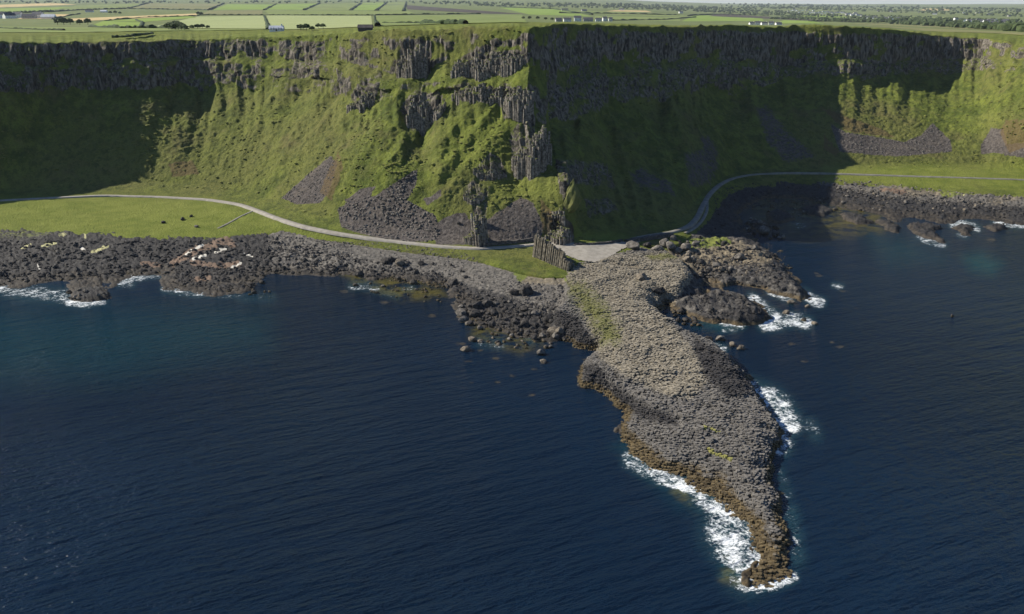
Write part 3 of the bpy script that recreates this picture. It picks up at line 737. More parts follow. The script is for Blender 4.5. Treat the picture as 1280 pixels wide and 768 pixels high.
# ================================================================== SEA
wu = np.concatenate([np.arange(-900, -20, 20.0), np.arange(-20, 1300, 2.4), np.arange(1300, 2200, 20.0)])
wv = np.concatenate([np.arange(200, 440, 1.8), np.arange(440, 770, 2.4), np.arange(770, 1300, 12.0)])
WU, WV = np.meshgrid(wu, wv)
wx, wy, _ = at_z(WU, WV, np.zeros_like(WU))
FOAM = [ # polyline, width in picture px, strength
 ([(788,574),(812,588),(850,604),(880,618)], 11, .95), ([(880,618),(912,640),(930,662)], 18, 1.0), ([(905,665),(925,690),(935,715)], 26, 1.0), ([(930,690),(945,712)], 20, 1.1), ([(936,732),(965,732),(990,722)], 8, 1.0),
 ([(940,490),(962,498),(978,512),(988,530)], 15, 1.0), ([(955,510),(980,540),(976,560)], 13, .8), ([(1012,530),(1020,545)], 9, .55), ([(988,640),(994,670),(998,700)], 10, .62), ([(974,590),(984,620)], 8, .5),
 ([(940,372),(958,386),(972,396)], 7, .95), ([(956,406),(975,404),(990,400),(1008,404)], 9, 1.05), ([(888,394),(900,400),(925,404)], 8, .95), ([(866,390),(874,391)], 4, .7), ([(1006,368),(1016,376),(1026,378)], 7, 1.0), ([(962,364),(976,370),(988,374)], 6, .85),
 ([(0,360),(30,366),(60,368),(88,372)], 10, .75), ([(86,377),(106,379),(128,375)], 6, 1.05), ([(150,353),(168,347),(182,344),(200,342)], 6, .9), ([(150,348),(164,354)], 6, .75), ([(205,362),(240,367),(252,367)], 5, .8), ([(255,368),(300,370)], 4, .55),
 ([(1190,281),(1206,279),(1222,286)], 5, .85), ([(1198,293),(1208,296)], 4, .7), ([(1148,296),(1164,303),(1180,306)], 5, .75), ([(1246,276),(1264,280),(1290,281)], 6, .95),
 ([(440,358),(460,358),(470,362)], 6, .62), ([(505,361),(515,360)], 4, .6), ([(480,366),(495,370)], 5, .5), ([(600,428),(625,430)], 7, .55), ([(655,415),(665,425)], 6, .55), ([(300,372),(340,372)], 6, .45), ([(872,428),(890,432),(905,436)], 5, .8), ([(856,420),(866,432)], 5, .7), ([(990,281),(1006,283)], 4, .6), ([(1042,357),(1052,358)], 4, .75), ([(905,412),(920,413)], 4, .7)]
foam = np.zeros_like(wx); teal = np.zeros_like(wx); weed = np.zeros_like(wx); stone_ = np.zeros_like(wx)
for ln, w, k in FOAM: foam = np.maximum(foam, stroke(WU, WV, ln, w * 1.9) * min(k, 1.0) * .95)
for p, f, k in (([(-100,375),(120,385),(260,385),(330,400),(330,430),(150,470),(-100,480)], 40, .42), ([(60,400),(160,400),(200,430),(120,440)], 25, .25), ([(1205,322),(1225,318),(1250,330),(1240,342),(1215,336)], 14, .95), ([(1080,290),(1140,300),(1180,325),(1110,330)], 22, .42), ([(870,395),(930,408),(900,416),(866,408)], 8, .5), ([(800,590),(840,610),(880,640),(850,640)], 16, .22), ([(780,545),(790,570),(765,560)], 12, .35), ([(905,700),(925,705),(925,725),(900,720)], 8, .55)):
    teal = np.maximum(teal, paint(WU, WV, p, f) * k)
for p, f in (([(420,338),(470,345),(540,350),(560,372),(500,376),(440,352)], 7), ([(590,380),(640,410),(690,425),(650,440),(590,420)], 12), ([(940,252),(1000,240),(1070,250),(1130,270),(1100,290),(1020,300),(960,290),(935,275)], 12), ([(905,695),(930,700),(930,735),(900,725)], 7), ([(850,600),(880,625),(870,640),(840,615)], 8)):
    weed = np.maximum(weed, paint(WU, WV, p, f))
for (a, b, r) in [(665,494,7),(622,478,6),(590,478,4),(880,392,4),(990,430,7),(1050,434,7),(1040,428,6),(916,432,7),(1024,345,6),(1020,342,5),(1052,358,5),(1054,364,6),(668,462,6),(600,438,6),(660,438,6),(1010,280,7),(990,290,8),(1000,276,8),(1026,282,6),(640,470,6),(955,415,6),(740,520,4),(1070,386,4),(1006,452,7),(1030,300,8),(540,395,8),(575,430,8),(620,448,8),(585,452,7),(480,378,8),(430,365,8),(730,450,5),(1240,300,8)]:
    stone_ = np.maximum(stone_, .62 * (1 - sstep(.2, 1.0, np.hypot((WU - a) / r / 1.8, (WV - b) / r * 1.6))))
sea_me = mesh_np("sea", np.stack([wx.ravel(), wy.ravel(), np.zeros(wx.size)], 1), grid_faces(*WU.shape)[:, ::-1], M['sea'], dict(foam=foam, teal=teal, weed=weed, stone=stone_), smooth=True)
obj("sea", sea_me, kind="structure", label="dark blue rippled sea with white surf round the rocks")
#==PART2==
# ================================================================== COUNTRYSIDE
cuA = np.concatenate([np.arange(-900, -60, 40.0), np.arange(-60, 1340, 8.0), np.arange(1340, 2200, 40.0)])
YA = np.interp(cuA, U, A[:, 1])
tt = np.linspace(0, 1, 110)
CYg = (YA[None] + 170) * np.power(42000.0 / (YA[None] + 170), tt[:, None])
az_ = (cuA - CX) / F
CXg = az_[None] * (CYg * cP + 20 * sP)
CZg = z_country(CXg, CYg); CZg[0] -= 1.5; CZg[1] -= .8
cme = mesh_np("countryside", np.stack([CXg, CYg, CZg], -1).reshape(-1, 3), grid_faces(*CYg.shape), M['farland'], smooth=True)
obj("countryside", cme, kind="structure", label="flat green farmland stretching inland behind the cliffs")

FIELDS = [  # corners in picture px: near left, near right, far right, far left
 ('grassB', [(-40,46),(330,43),(335,37.5),(-40,33)]),
 ('barley', [(-40,22.5),(38,20.5),(22,17),(-40,18)]), ('barley', [(-40,11.2),(96,6),(66,4),(-40,7.5)]), ('barley', [(66,24.5),(100,27),(246,19.6),(246,17.2)]), ('barley', [(22,24),(66,24),(92,18.4),(36,17.6)]),
 ('grassA', [(112,33),(178,34),(176,28.5),(130,26.5)]), ('grassA', [(132,26),(180,28),(245,22.5),(238,20.5)]),
 ('mown', [(186,35),(334,36.5),(330,20),(246,21)]), ('mown', [(339,37),(466,37),(464,20),(333,19.5)]), ('grassA', [(392,40),(480,41),(520,38),(400,38)]),
 ('grassB', [(470,38),(660,30.5),(652,18.5),(469,20)]), ('grassB', [(336,18.5),(520,18),(510,14.2),(330,13)]),
 ('grassA', [(266,12.6),(328,12.4),(342,6),(284,5.6)]), ('grassA', [(333,12.3),(378,12.6),(398,4.6),(346,5.5)]), ('grassB', [(382,12.8),(436,13),(450,4),(402,4.4)]), ('grassA', [(440,13),(468,13),(482,3.6),(454,3.8)]), ('grassB', [(472,13.2),(504,14),(507,2.6),(486,3.2)]),
 ('rough', [(164,10.4),(258,12.4),(276,5.2),(188,4.2)]), ('grassB', [(60,15),(158,10.8),(182,4.4),(98,7.2)]), ('grassA', [(-30,15.5),(52,15),(90,9),(-30,11.6)]), ('rough', [(250,18.6),(328,18.6),(328,13.4),(262,13.4)]),
 ('plough', [(509,12),(612,17.6),(660,18),(508,6.6)]), ('grassA', [(662,18.5),(740,21),(700,12),(624,9.6)]), ('grassB', [(742,25),(850,27),(850,22),(744,20)]),
 ('grassA', [(852,27),(955,26.5),(950,20),(868,19.5)]), ('grassB', [(700,17),(860,21.5),(850,18.5),(706,13)]), ('grassA', [(968,30),(1040,32),(1014,26.5),(980,25.6)]),
 ('plough', [(886,20.4),(1012,26.2),(1080,28.5),(900,17.4)]), ('rough', [(1020,33),(1300,52),(1300,42),(1050,30.5)]), ('rough', [(1060,30),(1300,40.5),(1300,36),(1090,28.6)]),
 ('barley', [(1150,13.4),(1186,13.4),(1188,11.2),(1156,11)]), ('barley', [(758,14.5),(815,15.6),(808,13.6),(770,13)]), ('barley', [(952,4.8),(980,4.6),(978,2.8),(956,3)]), ('grassA', [(1000,20.6),(1060,22.6),(1056,20.8),(1010,19)]), ('grassB', [(1130,24),(1190,25),(1186,22),(1140,21)]), ('grassA', [(40,13),(60,16),(62,13.5),(46,12)]),
]
def drape(corners, mat, lift, name, nu=14, nv=8):
    a, b, c, d_ = [np.array(p, float) for p in corners]
    pts = []
    for j in range(nv + 1):
        for i in range(nu + 1):
            s_, t_ = i / nu, j / nv
            p = (a * (1 - s_) + b * s_) * (1 - t_) + (d_ * (1 - s_) + c * s_) * t_
            x, y, z = country_hit(p[0], min(max(p[1], 4.6 if p[0] > 900 else 1.5), float(np.interp(p[0], ku, kv[:, 0])) - 3.5));
            y0 = float(np.interp(p[0], U, A[:, 1])) + 100.0            # keep off the rough clifftop verge
            if y < y0: x, y = x * y0 / y, y0; z = float(z_country(np.array([x]), np.array([y]))[0])
            pts.append((x, y, z + lift))
    return mesh_np(name, np.array(pts), grid_faces(nv + 1, nu + 1), M[mat], smooth=True)
FNAME = dict(grassA='pasture_field', grassB='pasture_field', mown='mown_field', barley='barley_field', rough='rough_field', plough='ploughed_field')
for i, (mt, cr) in enumerate(FIELDS):
    obj(FNAME[mt], drape(cr, mt, .18 + .04 * (i % 7), FNAME[mt]), kind="structure")

# ---- hedges
def hedge(px, label, w=2.2, h=2.6):
    P = []
    for k in range(len(px) - 1):
        n = max(2, int(max(abs(px[k+1][0] - px[k][0]) / 3.0, abs(px[k+1][1] - px[k][1]) * 1.2)))
        for i in range(n): P.append((px[k][0] + (px[k+1][0] - px[k][0]) * i / n, px[k][1] + (px[k+1][1] - px[k][1]) * i / n))
    P.append(px[-1])
    C = np.array([country_hit(*p) for p in P]); sc_ = max(1.0, C[:, 1].mean() / 2200.0)
    D = np.gradient(C, axis=0); D[:, 2] = 0; D /= np.linalg.norm(D, axis=1)[:, None] + 1e-9
    N = np.stack([-D[:, 1], D[:, 0]], 1)
    V = []
    for i, c in enumerate(C):
        hh = h * sc_ * random.uniform(.45, 1.35); ww = w * sc_ * random.uniform(.7, 1.3)
        for a, b in ((-1, -.3), (-.95, .6), (-.3, 1.0), (.35, .95), (.95, .55), (1, -.3)):
            V.append((c[0] + N[i, 0] * a * ww, c[1] + N[i, 1] * a * ww, c[2] + b * hh))
    me = mesh_np("hedge", np.array(V), grid_faces(len(C), 6), M['hedge'])
    obj("hedge", me, label=label, cat="hedge", group="field hedges on the plateau")
HEDGES = [
 ([(112,34),(150,35.5),(200,35.5),(234,37)], "dark hedge along the near side of the small fields left of the copse"),
 ([(176,34),(178,28),(170,26)], "short hedge dividing the two small green parcels left of the mown field"),
 ([(132,26.4),(180,22),(246,20.4),(252,18)], "hedge bordering the golden barley strip"),
 ([(66,24.5),(88,19.5),(100,18)], "hedge between the two golden barley fields at the left"),
 ([(336,37),(333,28),(330,20)], "dark hedge between the two pale mown fields"),
 ([(468,20),(469,27),(472,33)], "hedge at the right end of the right-hand mown field"),
 ([(250,19.2),(330,19.4),(400,19.6),(466,19.6)], "long hedge along the far side of the mown fields"),
 ([(478,29),(520,29.5),(582,30)], "dark broken hedge in the middle of the wide green field"),
 ([(470,19.4),(520,18.6),(600,17.8)], "hedge along the far edge of the wide green field"),
 ([(262,12.8),(272,8),(280,4.6)], "hedge at the left edge of the bright far field"),
 ([(330,13),(345,5.5)], "first cross hedge among the bright far parcels"), ([(380,13),(400,4.2)], "second cross hedge among the bright far parcels"),
 ([(438,13.2),(452,3.8)], "third cross hedge among the bright far parcels"), ([(470,13.6),(484,3)], "fourth cross hedge among the bright far parcels"),
 ([(504,14.4),(508,2.2)], "hedge at the left end of the dark ploughed field"),
 ([(160,11),(186,4)], "hedge left of the brownish rough field"), ([(60,15.6),(100,13),(158,11.2),(260,13.2)], "hedge running under the rough field and its neighbour"),
 ([(-30,34.5),(20,36.5),(50,37.5),(80,38.5)], "low hedge nearest the cliff edge at the far left"), ([(140,47.5),(160,46),(190,42)], "hedge beside the track near the cliff edge"),
 ([(700,16.6),(770,17.6),(850,19.4)], "hedge across the fields behind the white farm row"), ([(760,26),(830,25),(870,22)], "hedge behind the shaded cliff top right of the farm row"),
 ([(860,20.2),(900,18),(960,20)], "hedge on the far side of the bright field near the white farm"), ([(1015,25.6),(1060,28.4),(1140,31.6),(1280,38)], "hedge between the dark strip and the rough ground at the right"),
 ([(-30,16.5),(30,16.5),(60,15.4)], "hedge behind the left farm's barley field"), ([(625,9.4),(690,11.4),(740,19)], "hedge along the bright green field before the wood"),
]
for px, lab in HEDGES: hedge(px, lab, 1.6, 1.3) if 'rough ground' in lab or 'cliff edge' in lab else hedge(px, lab)

# ---- trees
def ico(sub):
    import bmesh
    bm = bmesh.new(); bmesh.ops.create_icosphere(bm, subdivisions=sub, radius=1.0)
    V = np.array([v.co[:] for v in bm.verts]); Fc = np.array([[v.index for v in f.verts] for f in bm.faces]); bm.free()
    return V, Fc
ICO1, ICO2, ICO3 = ico(1), ico(2), ico(3)
def scatter_mesh(name, tmpl, loc, scl, rot, mat, jit=.22, seed=1, attrs=None, smooth=False):
    """joins jittered copies of a few template lumps into one mesh"""
    r = np.random.default_rng(seed); V, Fc = tmpl; nv = len(V); N = len(loc)
    vs = []
    for k in range(8):
        q = V * (1 + r.uniform(-jit, jit, (nv, 1))); vs.append(q + r.normal(0, jit * .25, (nv, 3)))
    T = np.stack(vs)[r.integers(0, 8, N)]
    T = T * np.asarray(scl)[:, None, :]
    c, s_ = np.cos(rot)[:, None], np.sin(rot)[:, None]
    P = np.stack([T[..., 0] * c - T[..., 1] * s_, T[..., 0] * s_ + T[..., 1] * c, T[..., 2]], -1) + np.asarray(loc)[:, None, :]
    FF = (Fc[None] + (np.arange(N) * nv)[:, None, None]).reshape(-1, 3)
    return mesh_np(name, P.reshape(-1, 3), FF, mat, {k: np.repeat(v, nv) for k, v in (attrs or {}).items()}, smooth)
def tree_meshes(seed, conical=False):
    r = np.random.default_rng(seed); n = 46
    th = r.uniform(0, 6.28, n); ph = r.uniform(-.5, 1.0, n); rad = np.sqrt(r.uniform(.25, 1, n))
    if conical: hgt = r.uniform(0, 1, n); L_ = np.stack([np.cos(th) * rad * .34 * (1.05 - hgt), np.sin(th) * rad * .34 * (1.05 - hgt), .12 + .86 * hgt], 1)
    else: L_ = np.stack([np.cos(th) * rad * .44 * np.sqrt(1 - np.minimum(ph, .99)**2), np.sin(th) * rad * .44 * np.sqrt(1 - np.minimum(ph, .99)**2), .58 + .36 * ph], 1)
    sc_ = np.repeat(r.uniform(.08, .17, (n, 1)), 3, 1)
    cr = scatter_mesh("crown", ICO1, L_, sc_, r.uniform(0, 6, n), M['leaf'], .35, seed)
    V = []; 
    for z, q in ((-.1, .035), (.3, .026), (.7, .012)):
        for k in range(6): V.append((q * math.cos(k * 1.047), q * math.sin(k * 1.047), z))
    Fc = [(j * 6 + k, j * 6 + (k + 1) % 6, j * 6 + 6 + (k + 1) % 6, j * 6 + 6 + k) for j in range(2) for k in range(6)]
    return cr, mesh_np("trunk", np.array(V), np.array(Fc), M['bark'])
TREES = [tree_meshes(21), tree_meshes(22), tree_meshes(23, True)]
def tree(u, v, h, label, kind=0, group=None, wide=1.0):
    x, y, z = country_hit(u, v)
    e = obj("broadleaf_tree" if kind < 2 else "conifer_tree", None, label=label, cat="tree", group=group, loc=(x, y, z), rz=random.uniform(0, 6))
    e.scale = (h * wide, h * wide, h)
    obj("crown", TREES[kind][0], e); obj("trunk", TREES[kind][1], e)
ORD = ("leftmost", "second from the left", "third from the left", "fourth from the left", "fifth from the left", "sixth from the left", "seventh from the left", "rightmost")
def tree_row(spots, what, kind, group, wide):
    spots = sorted(spots)
    for i, (u, v, h) in enumerate(spots):
        tree(u, v, h, what + ", " + (ORD[i] if i < len(spots) - 1 else "rightmost") + " of the group", kind, group, wide)
tree_row(((211,37,5),(215,37.3,6),(219,37.4,6.5),(223,37.4,6),(227,37.5,5.5),(231,38,4),(213,36.4,5.5),(221,36.4,6.5)), "dark tree in the dense copse", 1, "trees of the dark copse on the plateau", 1.7)
tree_row(((376,38,4),(383,38.2,4.5),(390,38.5,3)), "dark rounded bush right of the pale bungalow", 0, "bushes by the pale house", 1.5)
tree_row(((398,36,3.5),(404,36.2,3.5)), "dark tree behind the rounded bushes", 1, "trees behind the bush clump", 1.3)
tree_row(((240,36.8,3.5),(247,36.4,4),(253,36,4),(260,36.2,3)), "low tree right of the dark copse", 0, "low trees right of the copse", 1.4)
tree_row(((72,31,8),(80,31.5,9),(88,31,8),(100,31.5,7),(110,31,8)), "green tree right of the left farm", 0, "trees beside the left farm", 1.3)
tree_row(((138,18,9),(144,18,10),(150,18.4,8)), "tree at the far white farm among barley", 1, "trees at the far white farm", 1.3)
tree_row(((654,24.5,6),(662,24.6,7),(672,24.8,7),(682,25.4,6),(690,26,6)), "small tree beside the white clifftop farm row", 0, "trees left of the white farm row", 1.4)
tree_row(((248,19.6,10),(252,19.6,9)), "dark tree at the tip of the golden strip", 1, "trees at the tip of the golden strip", 1.2)

# far woods: one mass of small crowns
wloc, wsc = [], []
def wood(poly, n, h0=7, h1=13):
    P = np.array(poly, float)
    k = 0
    while k < n:
        u = random.uniform(P[:, 0].min(), P[:, 0].max()); v = random.uniform(P[:, 1].min(), P[:, 1].max())
        if not inside(np.array([u]), np.array([v]), poly)[0]: continue
        k += 1
        x, y, z = country_hit(u, v); hh = random.uniform(h0, h1) * max(1, y / 5000.0)
        wloc.append((x, y, z + hh * .35)); wsc.append((hh * .62, hh * .62, hh * .55))
wood([(640,8),(720,10),(800,12),(960,19),(1040,22),(1160,29),(1280,41),(1280,37),(1150,25),(1000,17),(960,14),(860,8),(760,5),(640,5)], 850)
wood([(900,12),(1000,12),(1280,22),(1280,12),(1100,8),(900,5)], 420)
wood([(960,24),(1060,26.5),(1060,24),(980,21)], 160, 6, 10)
wood([(1060,27),(1280,40),(1280,36),(1120,26)], 200)
wood([(510,5),(640,9),(640,4),(510,2)], 110); wood([(0,5),(500,4),(500,2),(0,2)], 120); wood([(1080,22),(1280,32),(1280,26),(1080,19)], 260, 6, 11)
for ln in ([(0,17),(130,12)], [(880,14),(1000,21)], [(940,9),(1200,16)], [(1000,7.5),(1280,12)], [(1040,24),(1270,33)], [(700,6),(900,12)], [(1010,27),(1120,28)]):
    n = int((ln[1][0] - ln[0][0]) / 2.0)
    for i in range(n):
        t = (i + random.random()) / n; u = ln[0][0] + (ln[1][0] - ln[0][0]) * t; v = ln[0][1] + (ln[1][1] - ln[0][1]) * t
        x, y, z = country_hit(u, v); hh = random.uniform(5, 10) * max(1, y / 6000.0); wloc.append((x, y, z + hh * .3)); wsc.append((hh * .7, hh * .7, hh * .5))
obj("far_woodland", scatter_mesh("far_woodland", ICO1, np.array(wloc), np.array(wsc), rng.uniform(0, 6, len(wloc)), M['leaf'], .3, 5), kind="stuff", label="dark belts of woodland on the far plain")

# ---- houses
def house(u, v, w, dpt, hw, rz, label, wallm='white', roofm='slate', group=None, detail=True, cat="house", chim=1, name="farmhouse"):
    x, y, z = country_hit(u, v)
    e = obj(name, None, label=label, cat=cat, group=group, loc=(x, y, z), rz=rz)
    key = (w, dpt, hw, wallm, roofm)
    if key not in house.cache:
        w2, d2 = w / 2, dpt / 2; rise = dpt * .38
        V = [(-w2,-d2,-1),(w2,-d2,-1),(w2,d2,-1),(-w2,d2,-1),(-w2,-d2,hw),(w2,-d2,hw),(w2,d2,hw),(-w2,d2,hw),(-w2,0,hw+rise-.15),(w2,0,hw+rise-.15)]
        wall = mesh_np("wall", np.array(V), np.array([(0,1,5),(0,5,4),(1,2,6),(1,6,5),(2,3,7),(2,7,6),(3,0,4),(3,4,7),(4,8,7),(5,6,9)]), M[wallm])
        o_ = .4; RV = [(-w2-o_,-d2-o_,hw-.3),(w2+o_,-d2-o_,hw-.3),(w2+o_,0,hw+rise),(-w2-o_,0,hw+rise),(-w2-o_,d2+o_,hw-.3),(w2+o_,d2+o_,hw-.3)]
        RV += [(a, b, c - .25) for a, b, c in RV]
        roof = mesh_np("roof", np.array(RV), np.array([(0,1,2,3),(3,2,5,4),(9,8,7,6),(10,11,8,9),(0,6,7,1),(4,5,11,10),(0,3,9,6),(3,4,10,9),(1,7,8,2),(2,8,11,5)]), M[roofm])
        cb, cf = box_vf(w2*.78-.45, w2*.78+.45, -.4, .4, hw+rise*.5, hw+rise+1.2); ch = mesh_np("chimney", np.array(cb), np.array(cf), M[wallm])
        wb, wf = box_vf(-.55, .55, -d2-.06, -d2+.1, 0, 1.3); win = mesh_np("window", np.array(wb), np.array(wf), M['glass'])
        db, df = box_vf(-.55, .55, -d2-.06, -d2+.1, 0, 2.1); dor = mesh_np("door", np.array(db), np.array(df), M['dark'])
        house.cache[key] = (wall, roof, ch, win, dor)
    wall, roof, ch, win, dor = house.cache[key]
    obj("wall", wall, e); rf = obj("roof", roof, e)
    if chim: obj("chimney", ch, rf)
    if detail:
        for fx in (-.36, -.16, .2, .38):
            obj("window", win, e, loc=(fx * w, 0, 1.0))
            if hw > 4.5: obj("window", win, e, loc=(fx * w, 0, 3.6))
        obj("door", dor, e, loc=(.02 * w, 0, 0))
    return e
house.cache = {}
house(1, 23.2, 25.5, 13.5, 8.8, .2, "white two-storey farmhouse cut by the left edge of the picture")
house(12, 23.4, 23.8, 15.1, 6.8, .9, "white gabled house second from the left edge in the left farm")
house(23, 22.8, 21.9, 13.5, 8.8, -.2, "white house with steep dark roof in the middle of the left farm")
house(37, 23.6, 27.3, 15.1, 5.1, .1, "low grey slate-roofed barn between the white houses of the left farm", 'stone', chim=0, name="barn", cat="barn")
house(48, 23.2, 23.8, 15.1, 8.4, -.15, "tall dark-roofed white house at the right of the left farm")
house(61, 23.6, 29.2, 13.5, 4.3, .05, "long low white shed at the right end of the left farm", 'white', 'tin', chim=0, name="shed", cat="shed", detail=False)
house(112, 15.6, 26, 10, 4.2, .1, "white farmhouse beyond the barley strip, left of its pair"); house(130, 15.8, 22, 10, 4.2, -.1, "white farm building beyond the barley strip, right of its pair", 'white', 'tin', chim=0)
house(346, 39, 10, 5, 1.9, .05, "long pale bungalow standing alone right of the copse", 'white', 'tin')
house(457, 38.6, 8.5, 4, 2.0, 0, "small dark box shed standing alone on the green field", 'dark', 'dark', chim=0, detail=False, name="field_shed", cat="shed")
house(698, 27.3, 11.6, 8.7, 3.8, .2, "low grey cottage at the left end of the clifftop farm row", 'stone'); house(709, 27.3, 14.5, 8.7, 4.3, .1, "white cottage second in the clifftop farm row")
house(722, 26.8, 14.5, 10.2, 7.2, 0, "tall white house in the middle of the clifftop farm row"); house(735, 27, 20.3, 10.2, 4.3, 0, "low grey range joining the houses of the clifftop farm row", 'stone', chim=0)
house(748, 27, 13.0, 8.7, 4.3, 0, "small white house left of the pair ending the clifftop farm row"); house(756, 26.8, 10.2, 10.2, 6.7, .1, "tall narrow white house near the right end of the clifftop farm row"); house(763, 26.9, 8.7, 8.7, 6.1, 0, "white house at the very right end of the clifftop farm row")
house(706, 13.6, 30, 12, 6, .1, "grey-white house standing before the far wood, left one", 'stone'); house(730, 14.4, 26, 12, 5, .3, "low house hidden among trees before the far wood", 'stone'); house(777, 13.2, 26, 12, 6, -.2, "bright white house standing alone against the far wood"); house(851, 17, 20, 12, 6, .2, "white house half hidden by the far wood, right of the lone one")
for i, (u, w, h, lab) in enumerate(((939.5,9,3,"white cottage at the left end of the white farm cluster"),(947,9,4.8,"white house second in the white farm cluster behind the shaded cliff"),(955,11,3.4,"long white house in the middle of the white farm cluster"),(964,9,4.6,"white house second from right in the white farm cluster"),(973,11,3,"low white house at the right end of the white farm cluster"))):
    house(u, 31.0 + .1 * i, w * 1.5, 9, h * 1.2, .2 * (-1)**i, lab)
TG = "houses of the distant town"
def town(n, u0, u1, v0, v1, lab, grp, s0=12):
    for i in range(n):
        u = u0 + (u1 - u0) * (i + random.random() * .8) / n; t = (u - u0) / (u1 - u0)
        v = v0 + (v1 - v0) * t + random.uniform(-1.8, 1.8)
        house(u, v, random.choice((s0, s0 * 1.5)), 9, random.choice((5, 6)), random.choice((0, .4, -.5, 1.2)), lab, random.choice(('white', 'white', 'stone')), 'slate', grp, detail=False, name="town_house", chim=0)
town(46, 984, 1076, 14, 19, "small pale house in the left part of the distant town beyond the right cliff", TG, 13)
town(20, 1076, 1132, 22.5, 25.5, "small pale house in the middle row of the distant town", "houses in the middle row of the distant town", 10)
town(18, 1192, 1260, 27, 29.5, "small pale house in the right-hand hamlet beyond the right cliff", "houses of the right-hand hamlet", 11)
town(8, 1090, 1280, 15, 20, "small white farmhouse scattered over the far plain at the right", "farmhouses scattered on the far plain", 16)

# ================================================================== CAUSEWAY COLUMNS
pitch = .78
bxs, bys, _ = at_z([p[0] for p in CAUSE], [p[1] for p in CAUSE], 0.0)
xs = np.arange(bxs.min() - 8, bxs.max() + 8, pitch); ys = np.arange(bys.min() - 8, bys.max() + 12, pitch * .866)
gx, gy = np.meshgrid(xs, ys); gx = gx + (np.arange(len(ys)) % 2)[:, None] * pitch * .5
gx = gx.ravel(); gy = gy.ravel()
wxn = 1.3 * pn(gx / 7, gy / 7, .2); wyn = 1.3 * pn(gx / 7, gy / 7, 5.2)
gx = gx + wxn + rng.normal(0, .09, len(gx)); gy = gy + wyn + rng.normal(0, .09, len(gy))
sdc = coast_sd(gx, gy); sdc = sdc + 2.8 * fbm(gx / 11.0, gy / 11.0, 0, 4) * np.interp(np.abs(sdc), [0, 30], [1, .3])
zz, ic = shore_height(gx, gy, sdc)
ok = (ic > .45) & (sdc > -1.2); gx, gy, zz, sdc, ic = gx[ok], gy[ok], zz[ok], sdc[ok], ic[ok]
fa, fb, fi = worley(gx / 4.2, gy / 3.6, 3); fa2, fb2, fi2 = worley(gx / 9.0, gy / 8.0, 13)
nC = len(gx)
top = zz + (fi - .5) * .5 + (fi2 - .5) * .8 * sstep(1, 8, sdc) + rng.normal(0, .14, nC) + .7 * fbm(gx / 11, gy / 11, 2.0, 3) * sstep(0, 6, sdc)
top -= np.where(rng.random(nC) < .05, rng.uniform(.4, 1.1, nC), 0)
cu_, cv_ = to_px(gx, gy, np.maximum(top, 0))
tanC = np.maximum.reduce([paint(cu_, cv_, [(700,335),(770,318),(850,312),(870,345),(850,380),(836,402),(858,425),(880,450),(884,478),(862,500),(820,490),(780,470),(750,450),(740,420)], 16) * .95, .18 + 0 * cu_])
blkC = np.maximum.reduce([paint(cu_, cv_, [(724,452),(748,454),(770,478),(800,500),(850,520),(850,536),(800,526),(770,505),(730,480)], 12) * .75, paint(cu_, cv_, [(868,420),(900,436),(938,470),(944,490),(910,500),(880,470),(866,440)], 12) * .8, paint(cu_, cv_, [(694,386),(722,396),(746,430),(730,444),(690,424)], 6) * .9, paint(cu_, cv_, [(930,560),(968,560),(960,600),(930,590)], 14) * .3])
grsC = np.maximum.reduce([paint(cu_, cv_, [(700,342),(735,346),(765,376),(786,415),(780,436),(748,440),(734,410),(712,384),(698,360)], 28) * .66, paint(cu_, cv_, [(715,340),(760,345),(800,400),(790,430),(760,390)], 14) * .32, paint(cu_, cv_, [(800,318),(850,312),(858,324),(815,328)], 6) * .6])
licC = np.maximum.reduce([stroke(cu_, cv_, [(886,562),(898,568),(912,572)], 5), stroke(cu_, cv_, [(880,532),(900,540)], 3) * .7])
rr = pitch * .56 * rng.uniform(.9, 1.06, nC); a0 = rng.uniform(-.2, .2, nC)
ang = a0[:, None] + np.arange(6)[None] * math.pi / 3 + math.pi / 6 + rng.normal(0, .09, (nC, 6)); rad = rr[:, None] * rng.uniform(.9, 1.1, (nC, 6))
hxp = gx[:, None] + np.cos(ang) * rad; hyp = gy[:, None] + np.sin(ang) * rad
tilt = rng.normal(0, .06, (nC, 2))
ht = top[:, None] + np.cos(ang) * rad * tilt[:, :1] + np.sin(ang) * rad * tilt[:, 1:]
CV = np.concatenate([np.stack([hxp, hyp, ht], -1), np.stack([hxp, hyp, np.repeat((top - 2.6)[:, None], 6, 1)], -1)], 1).reshape(-1, 3)
tf = [(0, 1, 2, 3), (0, 3, 4, 5)] + [(6 + k, 6 + (k + 1) % 6, (k + 1) % 6, k) for k in range(6)]
CF = (np.array(tf)[None] + (np.arange(nC) * 12)[:, None, None]).reshape(-1, 4)
rep = lambda a: np.repeat(a, 12)
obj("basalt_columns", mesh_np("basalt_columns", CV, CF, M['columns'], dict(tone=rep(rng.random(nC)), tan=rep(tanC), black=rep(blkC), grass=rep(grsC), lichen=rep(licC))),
    kind="stuff", label="causeway of countless grey basalt columns reaching into the sea")
print("columns", nC)

